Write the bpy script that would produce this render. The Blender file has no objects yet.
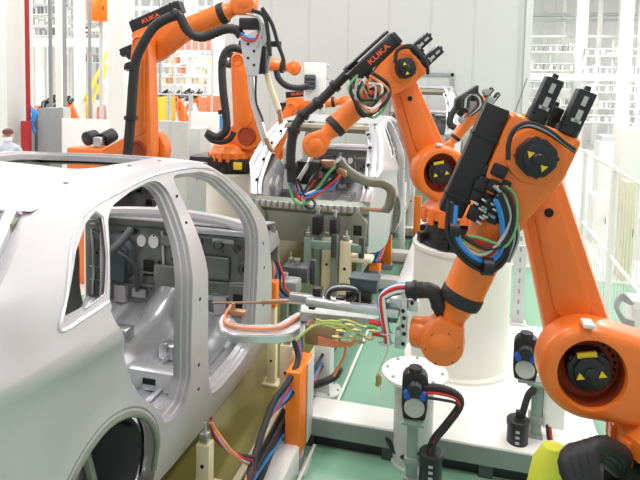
import bpy, bmesh, math, random
from mathutils import Vector, Matrix, geometry
R = math.radians
random.seed(7)
scene = bpy.context.scene
COL = scene.collection
V = Vector

# ---------------------------------------------------------------- camera
H = 2.8
FPX = 580.0
PPY = 123.38
YAW = R(14.5757)
cam_data = bpy.data.cameras.new('camera')
cam = bpy.data.objects.new('camera', cam_data)
COL.objects.link(cam)
cam_rot = Matrix.Rotation(YAW, 3, 'Z') @ Matrix.Rotation(R(90 - 4), 3, 'X') @ Matrix.Rotation(R(1.2), 3, 'Z')
cam.matrix_world = Matrix.Translation((0, 0, H)) @ cam_rot.to_4x4()
cam_data.sensor_width = 36
cam_data.lens = FPX / 640 * 36
cam_data.shift_y = -(240 - PPY) / 640
cam_data.clip_end = 300
scene.camera = cam
CP = V((0, 0, H))


def ray(px, py):
    return cam_rot @ V(((px - 320) / FPX, (PPY - py) / FPX, -1))


def P(px, py, d):           # the place a sight line reaches at depth d
    return CP + ray(px, py) * d


def onz(px, py, z):
    r = ray(px, py)
    return CP + r * ((z - H) / r.z)


def onplane(px, py, p0, n):
    r = ray(px, py)
    return CP + r * ((p0 - CP).dot(n) / r.dot(n))


# ---------------------------------------------------------------- materials
def mat(name, col, rough=.5, metal=0.0, var=.06, scale=8, bump=0.0, emit=0.0, alpha=1.0, spec=.5, coat=0.0):
    m = bpy.data.materials.new(name)
    m.use_nodes = True
    nt = m.node_tree
    b = nt.nodes['Principled BSDF']
    b.inputs['Roughness'].default_value = rough
    b.inputs['Metallic'].default_value = metal
    b.inputs['Specular IOR Level'].default_value = spec
    b.inputs['Coat Weight'].default_value = coat
    tc = nt.nodes.new('ShaderNodeTexCoord')
    nz = nt.nodes.new('ShaderNodeTexNoise')
    nz.inputs['Scale'].default_value = scale
    nz.inputs['Detail'].default_value = 4
    nt.links.new(tc.outputs['Object'], nz.inputs['Vector'])
    mx = nt.nodes.new('ShaderNodeMix')
    mx.data_type = 'RGBA'
    a = [max(0, c * (1 - var)) for c in col]
    c2 = [min(1, c * (1 + var)) for c in col]
    mx.inputs[6].default_value = (*a, 1)
    mx.inputs[7].default_value = (*c2, 1)
    nt.links.new(nz.outputs['Fac'], mx.inputs[0])
    nt.links.new(mx.outputs[2], b.inputs['Base Color'])
    if bump:
        bp = nt.nodes.new('ShaderNodeBump')
        bp.inputs['Strength'].default_value = bump
        bp.inputs['Distance'].default_value = .01
        nt.links.new(nz.outputs['Fac'], bp.inputs['Height'])
        nt.links.new(bp.outputs['Normal'], b.inputs['Normal'])
    if emit:
        b.inputs['Emission Color'].default_value = (*col, 1)
        b.inputs['Emission Strength'].default_value = emit
    if alpha < 1:
        b.inputs['Alpha'].default_value = alpha
    return m


M = dict(
    body=mat('galvanised_body', (.54, .52, .545), .38, .40, .02, 3),
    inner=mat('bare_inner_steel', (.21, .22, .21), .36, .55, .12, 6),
    under=mat('grey_green_steel', (.25, .27, .23), .45, .5, .12, 6),
    orange=mat('robot_orange', (.90, .20, .025), .36, 0, .05, 5, coat=.25),
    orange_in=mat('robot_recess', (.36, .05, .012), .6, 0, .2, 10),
    black=mat('black_plastic', (.013, .013, .015), .42, 0, .2, 20),
    rubber=mat('black_rubber', (.018, .018, .02), .55, 0, .2, 30),
    motor=mat('motor_casing', (.022, .024, .028), .4, .2, .2, 14),
    steel=mat('steel', (.55, .55, .56), .3, .9, .08, 12),
    alu=mat('aluminium', (.70, .71, .74), .27, .7, .06, 10),
    copper=mat('copper_alloy', (.45, .27, .17), .4, .8, .15, 14),
    brass=mat('brass', (.50, .38, .17), .35, .85, .1, 14),
    white=mat('white_paint', (.86, .86, .84), .5, 0, .03, 4),
    offwhite=mat('pedestal_paint', (.84, .82, .76), .5, 0, .03, 3),
    grey=mat('light_grey_paint', (.58, .60, .60), .5, 0, .05, 5),
    mgrey=mat('mid_grey_paint', (.30, .32, .33), .5, .1, .08, 6),
    dgrey=mat('dark_grey_paint', (.07, .075, .08), .5, .1, .15, 6),
    bluegrey=mat('slate_grey_housing', (.07, .09, .105), .45, .1, .1, 8),
    cream=mat('cream_paint', (.80, .72, .50), .5, 0, .06, 6),
    greengrey=mat('grey_green_paint', (.24, .33, .29), .45, .1, .08, 8),
    red=mat('red_paint', (.42, .02, .02), .4, 0, .06, 5),
    redcable=mat('red_cable', (.70, .04, .035), .45, 0, .05, 9),
    blue=mat('blue_plastic', (.02, .10, .55), .4, 0, .08, 9),
    bluecable=mat('blue_cable', (.03, .25, .70), .45, 0, .06, 9),
    greencable=mat('green_cable', (.12, .42, .16), .45, 0, .06, 9),
    limehose=mat('lime_hose', (.62, .72, .22), .4, 0, .06, 9),
    orangehose=mat('orange_hose', (.82, .27, .12), .45, 0, .06, 9),
    greycable=mat('grey_cable', (.40, .41, .42), .5, 0, .08, 9),
    whitecable=mat('white_cable', (.82, .82, .80), .5, 0, .04, 9),
    yellow=mat('yellow_sticker', (.90, .62, .03), .5, 0, .05, 9),
    yellowcloth=mat('yellow_green_cover', (.70, .72, .06), .55, 0, .1, 6, .2),
    guard=mat('orange_guard', (.95, .22, .01), .45, 0, .04, 4),
    hole=mat('dark_opening', (.01, .01, .01), .8, 0, .1, 9),
    chevron=mat('white_marking', (.50, .50, .49), .5, 0, .04, 9),
    brandred=mat('orange_red_lettering', (.9, .12, .03), .5, 0, .04, 9),
    pinkscreen=mat('faded_red_screen', (.75, .35, .30), .7, 0, .08, 6),
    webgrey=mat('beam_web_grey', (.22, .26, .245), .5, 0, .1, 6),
    header=mat('brownish_primed_steel', (.30, .27, .20), .45, .4, .2, 5),
    skin=mat('skin', (.62, .38, .27), .6, 0, .05, 9),
    cloth=mat('work_jacket', (.55, .60, .68), .8, 0, .08, 9),
    trousers=mat('work_trousers', (.10, .12, .17), .8, 0, .08, 9),
    cap=mat('brown_cap', (.16, .07, .05), .8, 0, .08, 9),
    mask=mat('white_mask', (.86, .87, .88), .8, 0, .03, 9),
)


def seam_wall(name, col, step, dark=.8):
    """painted panels with fine vertical joints and faint scuffs"""
    m = mat(name, col, .55, 0, .03, .8)
    nt = m.node_tree
    b = nt.nodes['Principled BSDF']
    src = b.inputs['Base Color'].links[0].from_socket
    tc = nt.nodes.new('ShaderNodeTexCoord')
    w = nt.nodes.new('ShaderNodeTexWave')
    w.wave_type = 'BANDS'
    w.bands_direction = 'X'
    w.inputs['Scale'].default_value = .314 / step
    nt.links.new(tc.outputs['Object'], w.inputs['Vector'])
    cr = nt.nodes.new('ShaderNodeValToRGB')
    cr.color_ramp.elements[0].position = 0
    cr.color_ramp.elements[0].color = (dark, dark, dark, 1)
    cr.color_ramp.elements[1].position = .02
    cr.color_ramp.elements[1].color = (1, 1, 1, 1)
    nt.links.new(w.outputs['Fac'], cr.inputs[0])
    mx = nt.nodes.new('ShaderNodeMix')
    mx.data_type = 'RGBA'
    mx.blend_type = 'MULTIPLY'
    mx.inputs[0].default_value = 1
    nt.links.new(src, mx.inputs[6])
    nt.links.new(cr.outputs[0], mx.inputs[7])
    nt.links.new(mx.outputs[2], b.inputs['Base Color'])
    return m


def floor_mat():
    m = mat('green_epoxy', (.25, .48, .34), .32, 0, .10, 1.3)
    nt = m.node_tree
    b = nt.nodes['Principled BSDF']
    src = b.inputs['Base Color'].links[0].from_socket
    tc = nt.nodes.new('ShaderNodeTexCoord')
    n2 = nt.nodes.new('ShaderNodeTexNoise')
    n2.inputs['Scale'].default_value = 3.5
    n2.inputs['Detail'].default_value = 8
    nt.links.new(tc.outputs['Object'], n2.inputs['Vector'])
    cr = nt.nodes.new('ShaderNodeValToRGB')
    cr.color_ramp.elements[0].position = .55
    cr.color_ramp.elements[0].color = (0, 0, 0, 1)
    cr.color_ramp.elements[1].position = .75
    cr.color_ramp.elements[1].color = (.55, .55, .55, 1)
    nt.links.new(n2.outputs['Fac'], cr.inputs[0])
    mx = nt.nodes.new('ShaderNodeMix')
    mx.data_type = 'RGBA'
    mx.inputs[7].default_value = (.27, .50, .37, 1)
    nt.links.new(cr.outputs[0], mx.inputs[0])
    nt.links.new(src, mx.inputs[6])
    nt.links.new(mx.outputs[2], b.inputs['Base Color'])
    return m


def bed_mat():
    """olive, oil stained steel plate"""
    m = mat('olive_bed_plate', (.24, .22, .055), .28, .25, .35, 1.7)
    return m


M['backwall'] = seam_wall('grey_wall_panels', (.55, .565, .555), 1.1, .9)
M['farwall'] = seam_wall('white_hall_cladding', (.86, .86, .85), .6, .9)
M['floor'] = floor_mat()
M['bed'] = bed_mat()
M['concrete'] = mat('pale_concrete', (.72, .72, .70), .5, 0, .08, 2)


# ---------------------------------------------------------------- mesh helpers
def nb():
    return bmesh.new()


def wl(o):
    return o.matrix_world.translation.copy() if o.parent is None else wl(o.parent) + o.location


def obj(name, bm, m, parent=None, smooth=38, loc=None):
    """links a bmesh given in world coordinates as ONE object"""
    bmesh.ops.recalc_face_normals(bm, faces=bm.faces[:])
    org = V(loc) if loc is not None else V((0, 0, 0))
    if parent is not None:
        org = wl(parent)
        if loc is not None:
            org = V(loc)
    bm.transform(Matrix.Translation(-org))
    me = bpy.data.meshes.new(name)
    bm.to_mesh(me)
    bm.free()
    if smooth:
        me.shade_smooth()
        me.set_sharp_from_angle(angle=R(smooth))
    for mm in (m if isinstance(m, (list, tuple)) else [m]):
        me.materials.append(mm)
    o = bpy.data.objects.new(name, me)
    COL.objects.link(o)
    if parent is not None:
        o.parent = parent
        o.location = org - wl(parent)
    else:
        o.location = org
    bpy.context.view_layer.update() if False else None
    return o


def wl(o):          # world place of an object whose chain holds translations only
    return V(o.location) + (wl(o.parent) if o.parent else V((0, 0, 0)))


def tag(o, label, cat, group=None, kind=None):
    if label:
        o['label'] = label
    if cat:
        o['category'] = cat
    if group:
        o['group'] = group
    if kind:
        o['kind'] = kind
    return o


def thing(name, label, cat, loc=(0, 0, 0), group=None):
    o = bpy.data.objects.new(name, None)
    o.empty_display_size = .1
    COL.objects.link(o)
    o.location = loc
    return tag(o, label, cat, group)


def struct(name, bm, m, smooth=38):
    o = obj(name, bm, m, None, smooth)
    o['kind'] = 'structure'
    return o


def dup(root, loc, label=None, group=None):
    r = root.copy()
    COL.objects.link(r)
    r.location = loc
    if label:
        r['label'] = label
    if group:
        r['group'] = group
    for ch in list(root.children):
        c = ch.copy()
        COL.objects.link(c)
        c.parent = r
        for g in list(ch.children):
            d = g.copy()
            COL.objects.link(d)
            d.parent = c
    return r


def frame(o, x, y, z):
    m = Matrix.Identity(4)
    for i, a in enumerate((x, y, z)):
        m[0][i], m[1][i], m[2][i] = a
    m[0][3], m[1][3], m[2][3] = o
    return m


I4 = Matrix.Identity(4)


def box(bm, lo, hi, m=I4, bev=0.0, seg=2):
    lo, hi = V(lo), V(hi)
    t = bmesh.new()
    bmesh.ops.create_cube(t, size=1)
    s = hi - lo
    t.transform(Matrix.Translation((lo + hi) / 2) @ Matrix.Diagonal((abs(s.x), abs(s.y), abs(s.z), 1)))
    if bev:
        bmesh.ops.bevel(t, geom=t.edges[:], offset=bev, segments=seg, profile=.5, affect='EDGES')
    merge(bm, t, m)


def merge(bm, t, m=I4):
    t.transform(m)
    me = bpy.data.meshes.new('tmp')
    t.to_mesh(me)
    t.free()
    bm.from_mesh(me)
    bpy.data.meshes.remove(me)


def axes(p0, p1):
    z = (V(p1) - V(p0)).normalized()
    x = z.orthogonal().normalized()
    return x, z.cross(x), z


def lathe(bm, prof, m=I4, seg=28, cap=True):
    """profile of (radius, z) turned about the local z axis"""
    rings = []
    for r, z in prof:
        if r < 1e-5:
            rings.append([bm.verts.new(m @ V((0, 0, z)))])
        else:
            rings.append([bm.verts.new(m @ V((r * math.cos(2 * math.pi * i / seg), r * math.sin(2 * math.pi * i / seg), z))) for i in range(seg)])
    for a, b in zip(rings, rings[1:]):
        for i in range(seg):
            j = (i + 1) % seg
            if len(a) == 1 and len(b) == 1:
                continue
            if len(a) == 1:
                bm.faces.new((a[0], b[i], b[j]))
            elif len(b) == 1:
                bm.faces.new((a[i], a[j], b[0]))
            else:
                bm.faces.new((a[i], a[j], b[j], b[i]))
    if cap:
        for r in (rings[0], rings[-1]):
            if len(r) > 2:
                bm.faces.new(r)


def cyl(bm, p0, p1, r0, r1=None, seg=20, bev=0.0):
    r1 = r0 if r1 is None else r1
    x, y, z = axes(p0, p1)
    L = (V(p1) - V(p0)).length
    pr = [(r0, 0), (r1, L)]
    if bev:
        pr = [(r0 - bev, 0), (r0 - .3 * bev, .3 * bev), (r0, bev), (r1, L - bev), (r1 - .3 * bev, L - .3 * bev), (r1 - bev, L)]
    lathe(bm, pr, frame(V(p0), x, y, z), seg)


def sphere(bm, c, r, m=I4, su=20, sv=12):
    if not hasattr(r, '__len__'):
        r = (r, r, r)
    t = bmesh.new()
    bmesh.ops.create_uvsphere(t, u_segments=su, v_segments=sv, radius=1)
    t.transform(Matrix.Translation(c) @ Matrix.Diagonal((*r, 1)))
    merge(bm, t, m)


def catmull(pts, n=8):
    pts = [V(p) for p in pts]
    if len(pts) < 3:
        return [pts[0].lerp(pts[-1], i / n) for i in range(n + 1)]
    q = [pts[0] * 2 - pts[1]] + pts + [pts[-1] * 2 - pts[-2]]
    out = []
    for i in range(1, len(q) - 2):
        p0, p1, p2, p3 = q[i - 1:i + 3]
        for k in range(n):
            t = k / n
            out.append(.5 * ((2 * p1) + (p2 - p0) * t + (2 * p0 - 5 * p1 + 4 * p2 - p3) * t * t + (3 * p1 - p0 - 3 * p2 + p3) * t ** 3))
    out.append(pts[-1])
    return out


def tube(bm, pts, r, seg=10, n=8, rib=0.0, smooth=True):
    c = catmull(pts, n) if smooth else [V(p) for p in pts]
    if rib:                                     # corrugated hose: resample and alternate the radius
        L = sum((b - a).length for a, b in zip(c, c[1:]))
        k = max(6, int(L / (r * .42)))
        c = resample(c, k)
    t0 = (c[1] - c[0]).normalized()
    x = t0.orthogonal().normalized()
    rings = []
    for i, p in enumerate(c):
        t = (c[min(i + 1, len(c) - 1)] - c[max(i - 1, 0)]).normalized()
        x = (x - t * x.dot(t))
        x = x.normalized() if x.length > 1e-6 else t.orthogonal().normalized()
        y = t.cross(x)
        rr = r * (1 + (rib if i % 2 else -rib)) if rib else r
        rings.append([bm.verts.new(p + x * rr * math.cos(2 * math.pi * k / seg) + y * rr * math.sin(2 * math.pi * k / seg)) for k in range(seg)])
    for a, b in zip(rings, rings[1:]):
        for i in range(seg):
            j = (i + 1) % seg
            bm.faces.new((a[i], a[j], b[j], b[i]))
    bm.faces.new(rings[0])
    bm.faces.new(rings[-1])


def resample(c, k):
    d = [0]
    for a, b in zip(c, c[1:]):
        d.append(d[-1] + (b - a).length)
    out, j = [], 0
    for i in range(k + 1):
        s = d[-1] * i / k
        while j < len(d) - 2 and d[j + 1] < s:
            j += 1
        f = 0 if d[j + 1] == d[j] else (s - d[j]) / (d[j + 1] - d[j])
        out.append(c[j].lerp(c[j + 1], f))
    return out


def offset2(pts, o):
    """moves a closed 2-D outline inwards by o (counter-clockwise outlines)"""
    a = sum(p[0] * q[1] - q[0] * p[1] for p, q in zip(pts, pts[1:] + pts[:1]))
    s = 1 if a > 0 else -1
    n = len(pts)
    out = []
    for i in range(n):
        p0, p, p1 = V(pts[i - 1]).to_2d(), V(pts[i]).to_2d(), V(pts[(i + 1) % n]).to_2d()
        e0, e1 = (p - p0), (p1 - p)
        if e0.length < 1e-9 or e1.length < 1e-9:
            out.append((p.x, p.y))
            continue
        e0.normalize(), e1.normalize()
        n0, n1 = V((-e0.y, e0.x)) * s, V((-e1.y, e1.x)) * s
        b = n0 + n1
        if b.length < 1e-6:
            b = n0
        b.normalize()
        k = o / max(.45, b.dot(n0))
        out.append((p.x + b.x * k, p.y + b.y * k))
    return out


def prism(bm, pts, z0, z1, m=I4, bev=0.0):
    """a plate of the given outline between z0 and z1 with rounded rims"""
    if bev:
        lv = [(z0, bev), (z0 + .3 * bev, .3 * bev), (z0 + bev, 0), (z1 - bev, 0), (z1 - .3 * bev, .3 * bev), (z1, bev)]
    else:
        lv = [(z0, 0), (z1, 0)]
    loops = []
    for z, o in lv:
        q = offset2(pts, o) if o else pts
        loops.append([bm.verts.new(m @ V((p[0], p[1], z))) for p in q])
    n = len(pts)
    for a, b in zip(loops, loops[1:]):
        for i in range(n):
            j = (i + 1) % n
            bm.faces.new((a[i], a[j], b[j], b[i]))
    bm.faces.new(loops[0])
    bm.faces.new(loops[-1])


def circ(cx, cy, r, n=28, a0=0, a1=360):
    full = abs(a1 - a0) >= 360
    k = n if full else n + 1
    return [(cx + r * math.cos(R(a0 + (a1 - a0) * i / n)), cy + r * math.sin(R(a0 + (a1 - a0) * i / n))) for i in range(k)]


def hull(pts):
    ix = geometry.convex_hull_2d([V(p) for p in pts])
    out = [tuple(pts[i]) for i in ix]
    res = []
    for p in out:
        if not res or (V(p) - V(res[-1])).length > 1e-4:
            res.append(p)
    return res


def chamfer(pts, r, n=4):
    """rounds every corner of an outline"""
    out = []
    k = len(pts)
    for i in range(k):
        p0, p, p1 = V(pts[i - 1]), V(pts[i]), V(pts[(i + 1) % k])
        a = p + (p0 - p).normalized() * min(r, (p0 - p).length * .45)
        b = p + (p1 - p).normalized() * min(r, (p1 - p).length * .45)
        for j in range(n + 1):
            t = j / n
            q = a * (1 - t) ** 2 + p * 2 * t * (1 - t) + b * t * t
            out.append((q.x, q.y))
    return out


def text_mesh(s, size, m, depth=.002):
    """lettering as a bmesh, centred, in the xy plane of matrix m"""
    cu = bpy.data.curves.new('tmp_text', 'FONT')
    cu.body = s
    cu.size = size
    cu.extrude = depth
    cu.align_x = 'CENTER'
    cu.align_y = 'CENTER'
    cu.offset = size * .02
    o = bpy.data.objects.new('tmp_text', cu)
    COL.objects.link(o)
    dg = bpy.context.evaluated_depsgraph_get()
    me = bpy.data.meshes.new_from_object(o.evaluated_get(dg))
    bpy.data.objects.remove(o)
    bpy.data.curves.remove(cu)
    bm = bmesh.new()
    bm.from_mesh(me)
    bpy.data.meshes.remove(me)
    bm.transform(m)
    return bm


def bolts(bm, c, ax, r, n, br=.008, h=.012, a0=0, a1=360):
    x, y, z = ax
    for i in range(n):
        a = R(a0 + (a1 - a0) * i / n)
        p = c + x * r * math.cos(a) + y * r * math.sin(a)
        cyl(bm, p, p + z * h, br, seg=6)

# ---------------------------------------------------------------- the hall
bm = nb()
box(bm, (-26, -3, -.1), (14, 34, 0))
struct('floor', bm, M['floor'], 0)
bm = nb()
box(bm, (1.62, 9.0, 0), (14, 34, .012))
struct('floor_concrete', bm, M['concrete'], 0)
bm = nb()
box(bm, (-26, -3, 0), (-4.75, 34, .012))
struct('floor_pale_bounce', bm, M['concrete'], 0)  # unseen pale floor, added so green bounce does not tint the pillars

WY = 15.5
xl = -6.9
xr = onplane(523, 80, V((0, WY, 0)), V((0, 1, 0))).x
bm = nb()
box(bm, (xl, WY, 0), (xr, WY + .12, 9.5))
struct('wall_back', bm, M['backwall'], 0)
# the strip door in the back wall
dx0 = onplane(402, 100, V((0, WY, 0)), V((0, 1, 0))).x
dx1 = onplane(451, 100, V((0, WY, 0)), V((0, 1, 0))).x
dz = onplane(440, 75, V((0, WY, 0)), V((0, 1, 0))).z
bm = nb()
box(bm, (dx0, WY - .03, 0), (dx1, WY - .001, dz))
door = struct('door_1', bm, M['backwall'], 0)
bm = nb()
box(bm, (dx1 - .03, WY - .07, 0), (dx1 + .05, WY - .03, dz + .05))
box(bm, (dx0, WY - .07, dz - .03), (dx1 + .05, WY - .03, dz + .05))
obj('door_frame', bm, M['mgrey'], door)
bm = nb()
box(bm, (xr, WY - .1, 0), (xr + .16, WY + .2, 9.5))
struct('trim_1', bm, M['grey'])

bm = nb()
box(bm, (-26, 33.8, 0), (14, 34, 12))
struct('wall_far', bm, M['farwall'], 0)
bm = nb()
box(bm, (-26, -3, 0), (-25.8, 34, 12))
struct('wall_left', bm, M['farwall'], 0)
bm = nb()
box(bm, (13.8, -3, 0), (14, 34, 12))
struct('wall_right', bm, M['farwall'], 0)


def col_px(name, x0, x1, d, m, top=9.5, depth=None, base=0.0):
    a, b = P(x0, 90, d), P(x1, 90, d)
    w = (b - a).length
    b_ = nb()
    c = (a + b) / 2
    dp = depth or w
    box(b_, (c.x - w / 2, c.y - dp / 2, base), (c.x + w / 2, c.y + dp / 2, top), bev=min(.015, w * .1))
    return struct(name, b_, m)


col_px('pillar', -12, 24, 12.6, M['white'])
col_px('pillar', 112, 131, 12.0, M['white'])
col_px('pillar', 57, 63, 16, M['white'])
col_px('pillar', 76, 84, 18, M['white'])
col_px('pillar', 37, 43, 22, M['white'])
col_px('pillar', 104, 109, 22, M['white'])
col_px('pillar', 186, 196, 27, M['white'])
col_px('pillar', 214, 222, 24, M['white'])

# unseen area lights above the picture, standing for the hall's overhead lighting
light_pts = [(-9, 4), (-9, 9), (-9, 14), (-3, 1.5), (-3, 6.5), (-3, 11.5), (2.5, 2), (2.5, 7), (2.5, 12), (6, 17), (6, 24), (11, 10), (11, 20), (-9, 20), (-15, 12), (-9, 27), (-16, 22)]
for i, (x, y) in enumerate(light_pts):
    li = bpy.data.lights.new('unseen_hall_light', 'AREA')
    li.shape = 'RECTANGLE'
    li.size = .5
    li.size_y = 3.0
    li.energy = 120 if i < 9 else 420  # stronger ones added to brighten the far right and left of the hall
    li.color = (1, .98, .94)
    lo = bpy.data.objects.new('unseen_hall_light', li)
    COL.objects.link(lo)
    lo.location = (x, y, 7.6)

w = bpy.data.worlds.new('hall_daylight')
scene.world = w
w.use_nodes = True
bg = w.node_tree.nodes['Background']
bg.inputs['Color'].default_value = (1.0, .995, .97, 1)
bg.inputs['Strength'].default_value = .42

vs = scene.view_settings
vs.view_transform = 'Standard'
vs.look = 'None'
vs.exposure = 0.5
vs.gamma = 1
vs.use_curve_mapping = False
scene.cycles.max_bounces = 6

# ---------------------------------------------------------------- conveyor bed
BX0, BX1 = -3.75, -1.30
bm = nb()
box(bm, (BX0, -1.5, .06), (BX1, 14.5, .34))
bedo = struct('floor_conveyor_bed', bm, M['bed'], 0)
bm = nb()
box(bm, (BX1 - .03, -1.5, .335), (BX1 + .012, 14.5, .362), bev=.004)
struct('trim_2', bm, M['cream'])
bm = nb()
box(bm, (BX1 - .02, -1.5, .0), (BX1 + .02, 14.5, .33))
struct('trim_3', bm, M['dgrey'], 0)

def islands(bm):
    seen, out = set(), []
    for v in bm.verts:
        if v in seen:
            continue
        st, comp = [v], []
        seen.add(v)
        while st:
            a = st.pop()
            comp.append(a)
            for e in a.link_edges:
                b = e.other_vert(a)
                if b not in seen:
                    seen.add(b)
                    st.append(b)
        out.append(comp)
    return out


def each(name, bm, m, parent=None, smooth=38):
    """every separate piece of the bmesh becomes an object of its own"""
    bm.verts.index_update()
    res = []
    for comp in islands(bm):
        ids = {v: i for i, v in enumerate(comp)}
        b = nb()
        vv = [b.verts.new(v.co) for v in comp]
        fs = {f for v in comp for f in v.link_faces}
        for f in fs:
            try:
                b.faces.new([vv[ids[v]] for v in f.verts])
            except ValueError:
                pass
        c = sum((v.co for v in b.verts), V((0, 0, 0))) / len(b.verts)
        res.append(obj(name, b, m, parent, smooth))
    bm.free()
    return res


# ---------------------------------------------------------------- car bodies in white
XC = -2.47


def hw(z, y):
    k = .95
    if z < 1.0:
        k -= .05 * ((1.0 - z) / .35) ** 2
    if z > 1.62:
        k -= .25 * ((z - 1.62) / .62) ** 1.5
    if y < 1.9:
        k -= .16 * ((1.9 - y) / .8) ** 2
    return k


OUTER = [(1.12, .72), (1.08, 1.0), (1.10, 1.3), (1.22, 1.6), (1.47, 1.84), (1.70, 2.0), (1.86, 2.12), (2.02, 2.235), (2.3, 2.25), (2.6, 2.265),
         (3.0, 2.285), (3.4, 2.275), (3.66, 2.225), (3.9, 2.09), (4.08, 1.94), (4.25, 1.73), (4.31, 1.5), (4.39, 1.28), (4.39, .95), (4.44, .56),
         (3.6, .54), (2.97, .56), (2.66, .60), (2.6, .76)] + \
        [(2.2 + .39 * math.cos(R(a)), .84 + .39 * math.sin(R(a))) for a in (20, 40, 60, 80, 100, 120, 140, 160)] + [(1.81, .76), (1.78, .66), (1.45, .66)]
QUARTER = [(1.95, 1.81), (2.16, 2.04), (2.29, 2.13), (2.39, 2.165), (2.425, 2.13), (2.34, 1.96), (2.245, 1.82), (2.1, 1.805)]
REAR_DOOR = [(2.45, 2.12), (2.53, 2.165), (2.75, 2.205), (2.94, 2.22), (3.02, 2.205), (3.06, 2.14), (3.055, 2.03), (3.04, 1.86), (3.0, 1.66), (2.985, 1.36),
             (2.98, 1.06), (2.90, .95), (2.79, .93), (2.68, .97), (2.62, 1.06), (2.5, 1.17), (2.39, 1.34), (2.33, 1.49), (2.3, 1.6), (2.25, 1.7), (2.24, 1.78), (2.34, 1.95)]
FRONT_DOOR = [(3.17, 2.2), (3.22, 2.215), (3.54, 2.19), (3.75, 2.12), (3.91, 1.97), (4.01, 1.85), (4.06, 1.73), (4.07, 1.5), (4.05, 1.26), (4.02, 1.0), (4.0, .86), (3.93, .79), (3.76, .765),
              (3.45, .765), (3.3, .80), (3.23, .90), (3.21, 1.1), (3.205, 1.35), (3.20, 1.6), (3.18, 1.89), (3.16, 2.1)]


def dens(pts, step=.06, rnd=.05):
    pts = chamfer(pts, rnd, 2)
    out = []
    for a, b in zip(pts, pts[1:] + pts[:1]):
        L = math.dist(a, b)
        k = max(1, int(L / step))
        for i in range(k):
            out.append((a[0] + (b[0] - a[0]) * i / k, a[1] + (b[1] - a[1]) * i / k))
    res = []
    for p in out:
        if not res or math.dist(p, res[-1]) > .004:
            res.append(p)
    if math.dist(res[0], res[-1]) < .004:
        res.pop()
    return res


def inside(p, poly):
    c = False
    n = len(poly)
    for i in range(n):
        a, b = poly[i], poly[i - 1]
        if (a[1] > p[1]) != (b[1] > p[1]) and p[0] < (b[0] - a[0]) * (p[1] - a[1]) / (b[1] - a[1]) + a[0]:
            c = not c
    return c


def sheet(outer, holes, step=.07):
    """triangulated 2-D sheet with holes: (points, triangles, loops)"""
    loops = [outer] + holes
    pts, edges = [], []
    for lp in loops:
        s = len(pts)
        pts += lp
        edges += [(s + i, s + (i + 1) % len(lp)) for i in range(len(lp))]
    y0, y1 = min(p[0] for p in outer), max(p[0] for p in outer)
    z0, z1 = min(p[1] for p in outer), max(p[1] for p in outer)
    flat = list(pts)
    y = y0
    while y < y1:
        z = z0
        while z < z1:
            p = (y, z)
            if inside(p, outer) and not any(inside(p, h) for h in holes) and min(math.dist(p, q) for q in flat) > step * .55:
                pts.append(p)
            z += step
        y += step
    vs_, _, fs_, *_r = geometry.delaunay_2d_cdt([V(p) for p in pts], edges, [], 0, 1e-5)
    tris = []
    for f in fs_:
        c = (sum(vs_[i].x for i in f) / len(f), sum(vs_[i].y for i in f) / len(f))
        if inside(c, outer) and not any(inside(c, h) for h in holes):
            tris.append(f)
    return [(v.x, v.y) for v in vs_], tris


def side_x(y, z, s, dep=0.0):
    k = hw(z, y) - dep
    # waist crease
    cz = 1.69 - .11 * (y - 1.59)
    f = 1 if y < 2.2 else max(0.0, 1 - (y - 2.2) / .35)
    if z >= cz:
        k += .02 * math.exp(-((z - cz) / .07) ** 2) * f
    else:
        k += (.02 - .042 * (1 - math.exp(-((cz - z) / .055) ** 1.4))) * f
    # wheel arch lip
    r = math.hypot(y - 2.2, z - .84)
    if r < .5:
        k += .018 * (1 - (r - .39) / .11) if r > .39 else .018
    return XC + s * k


def slim(p):
    """the thin strip between quarter window and rear door is shallow"""
    return .3 if 2.1 < p[0] < 2.5 and p[1] > 1.74 and len_ok(p) else 1.0


def len_ok(p):
    return p[1] < 2.19


def rim(bm, loop, s, steps):
    """folded flange along an opening: steps = (inward depth, in-plane offset)"""
    prev = None
    for dep, off in steps:
        q = offset2(loop, off) if off else loop
        cur = [bm.verts.new((side_x(p[0], p[1], s, dep * slim(p)), q[i][0], q[i][1])) for i, p in enumerate(loop)]
        if prev:
            n = len(cur)
            for i in range(n):
                j = (i + 1) % n
                bm.faces.new((prev[i], prev[j], cur[j], cur[i]))
        prev = cur


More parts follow.
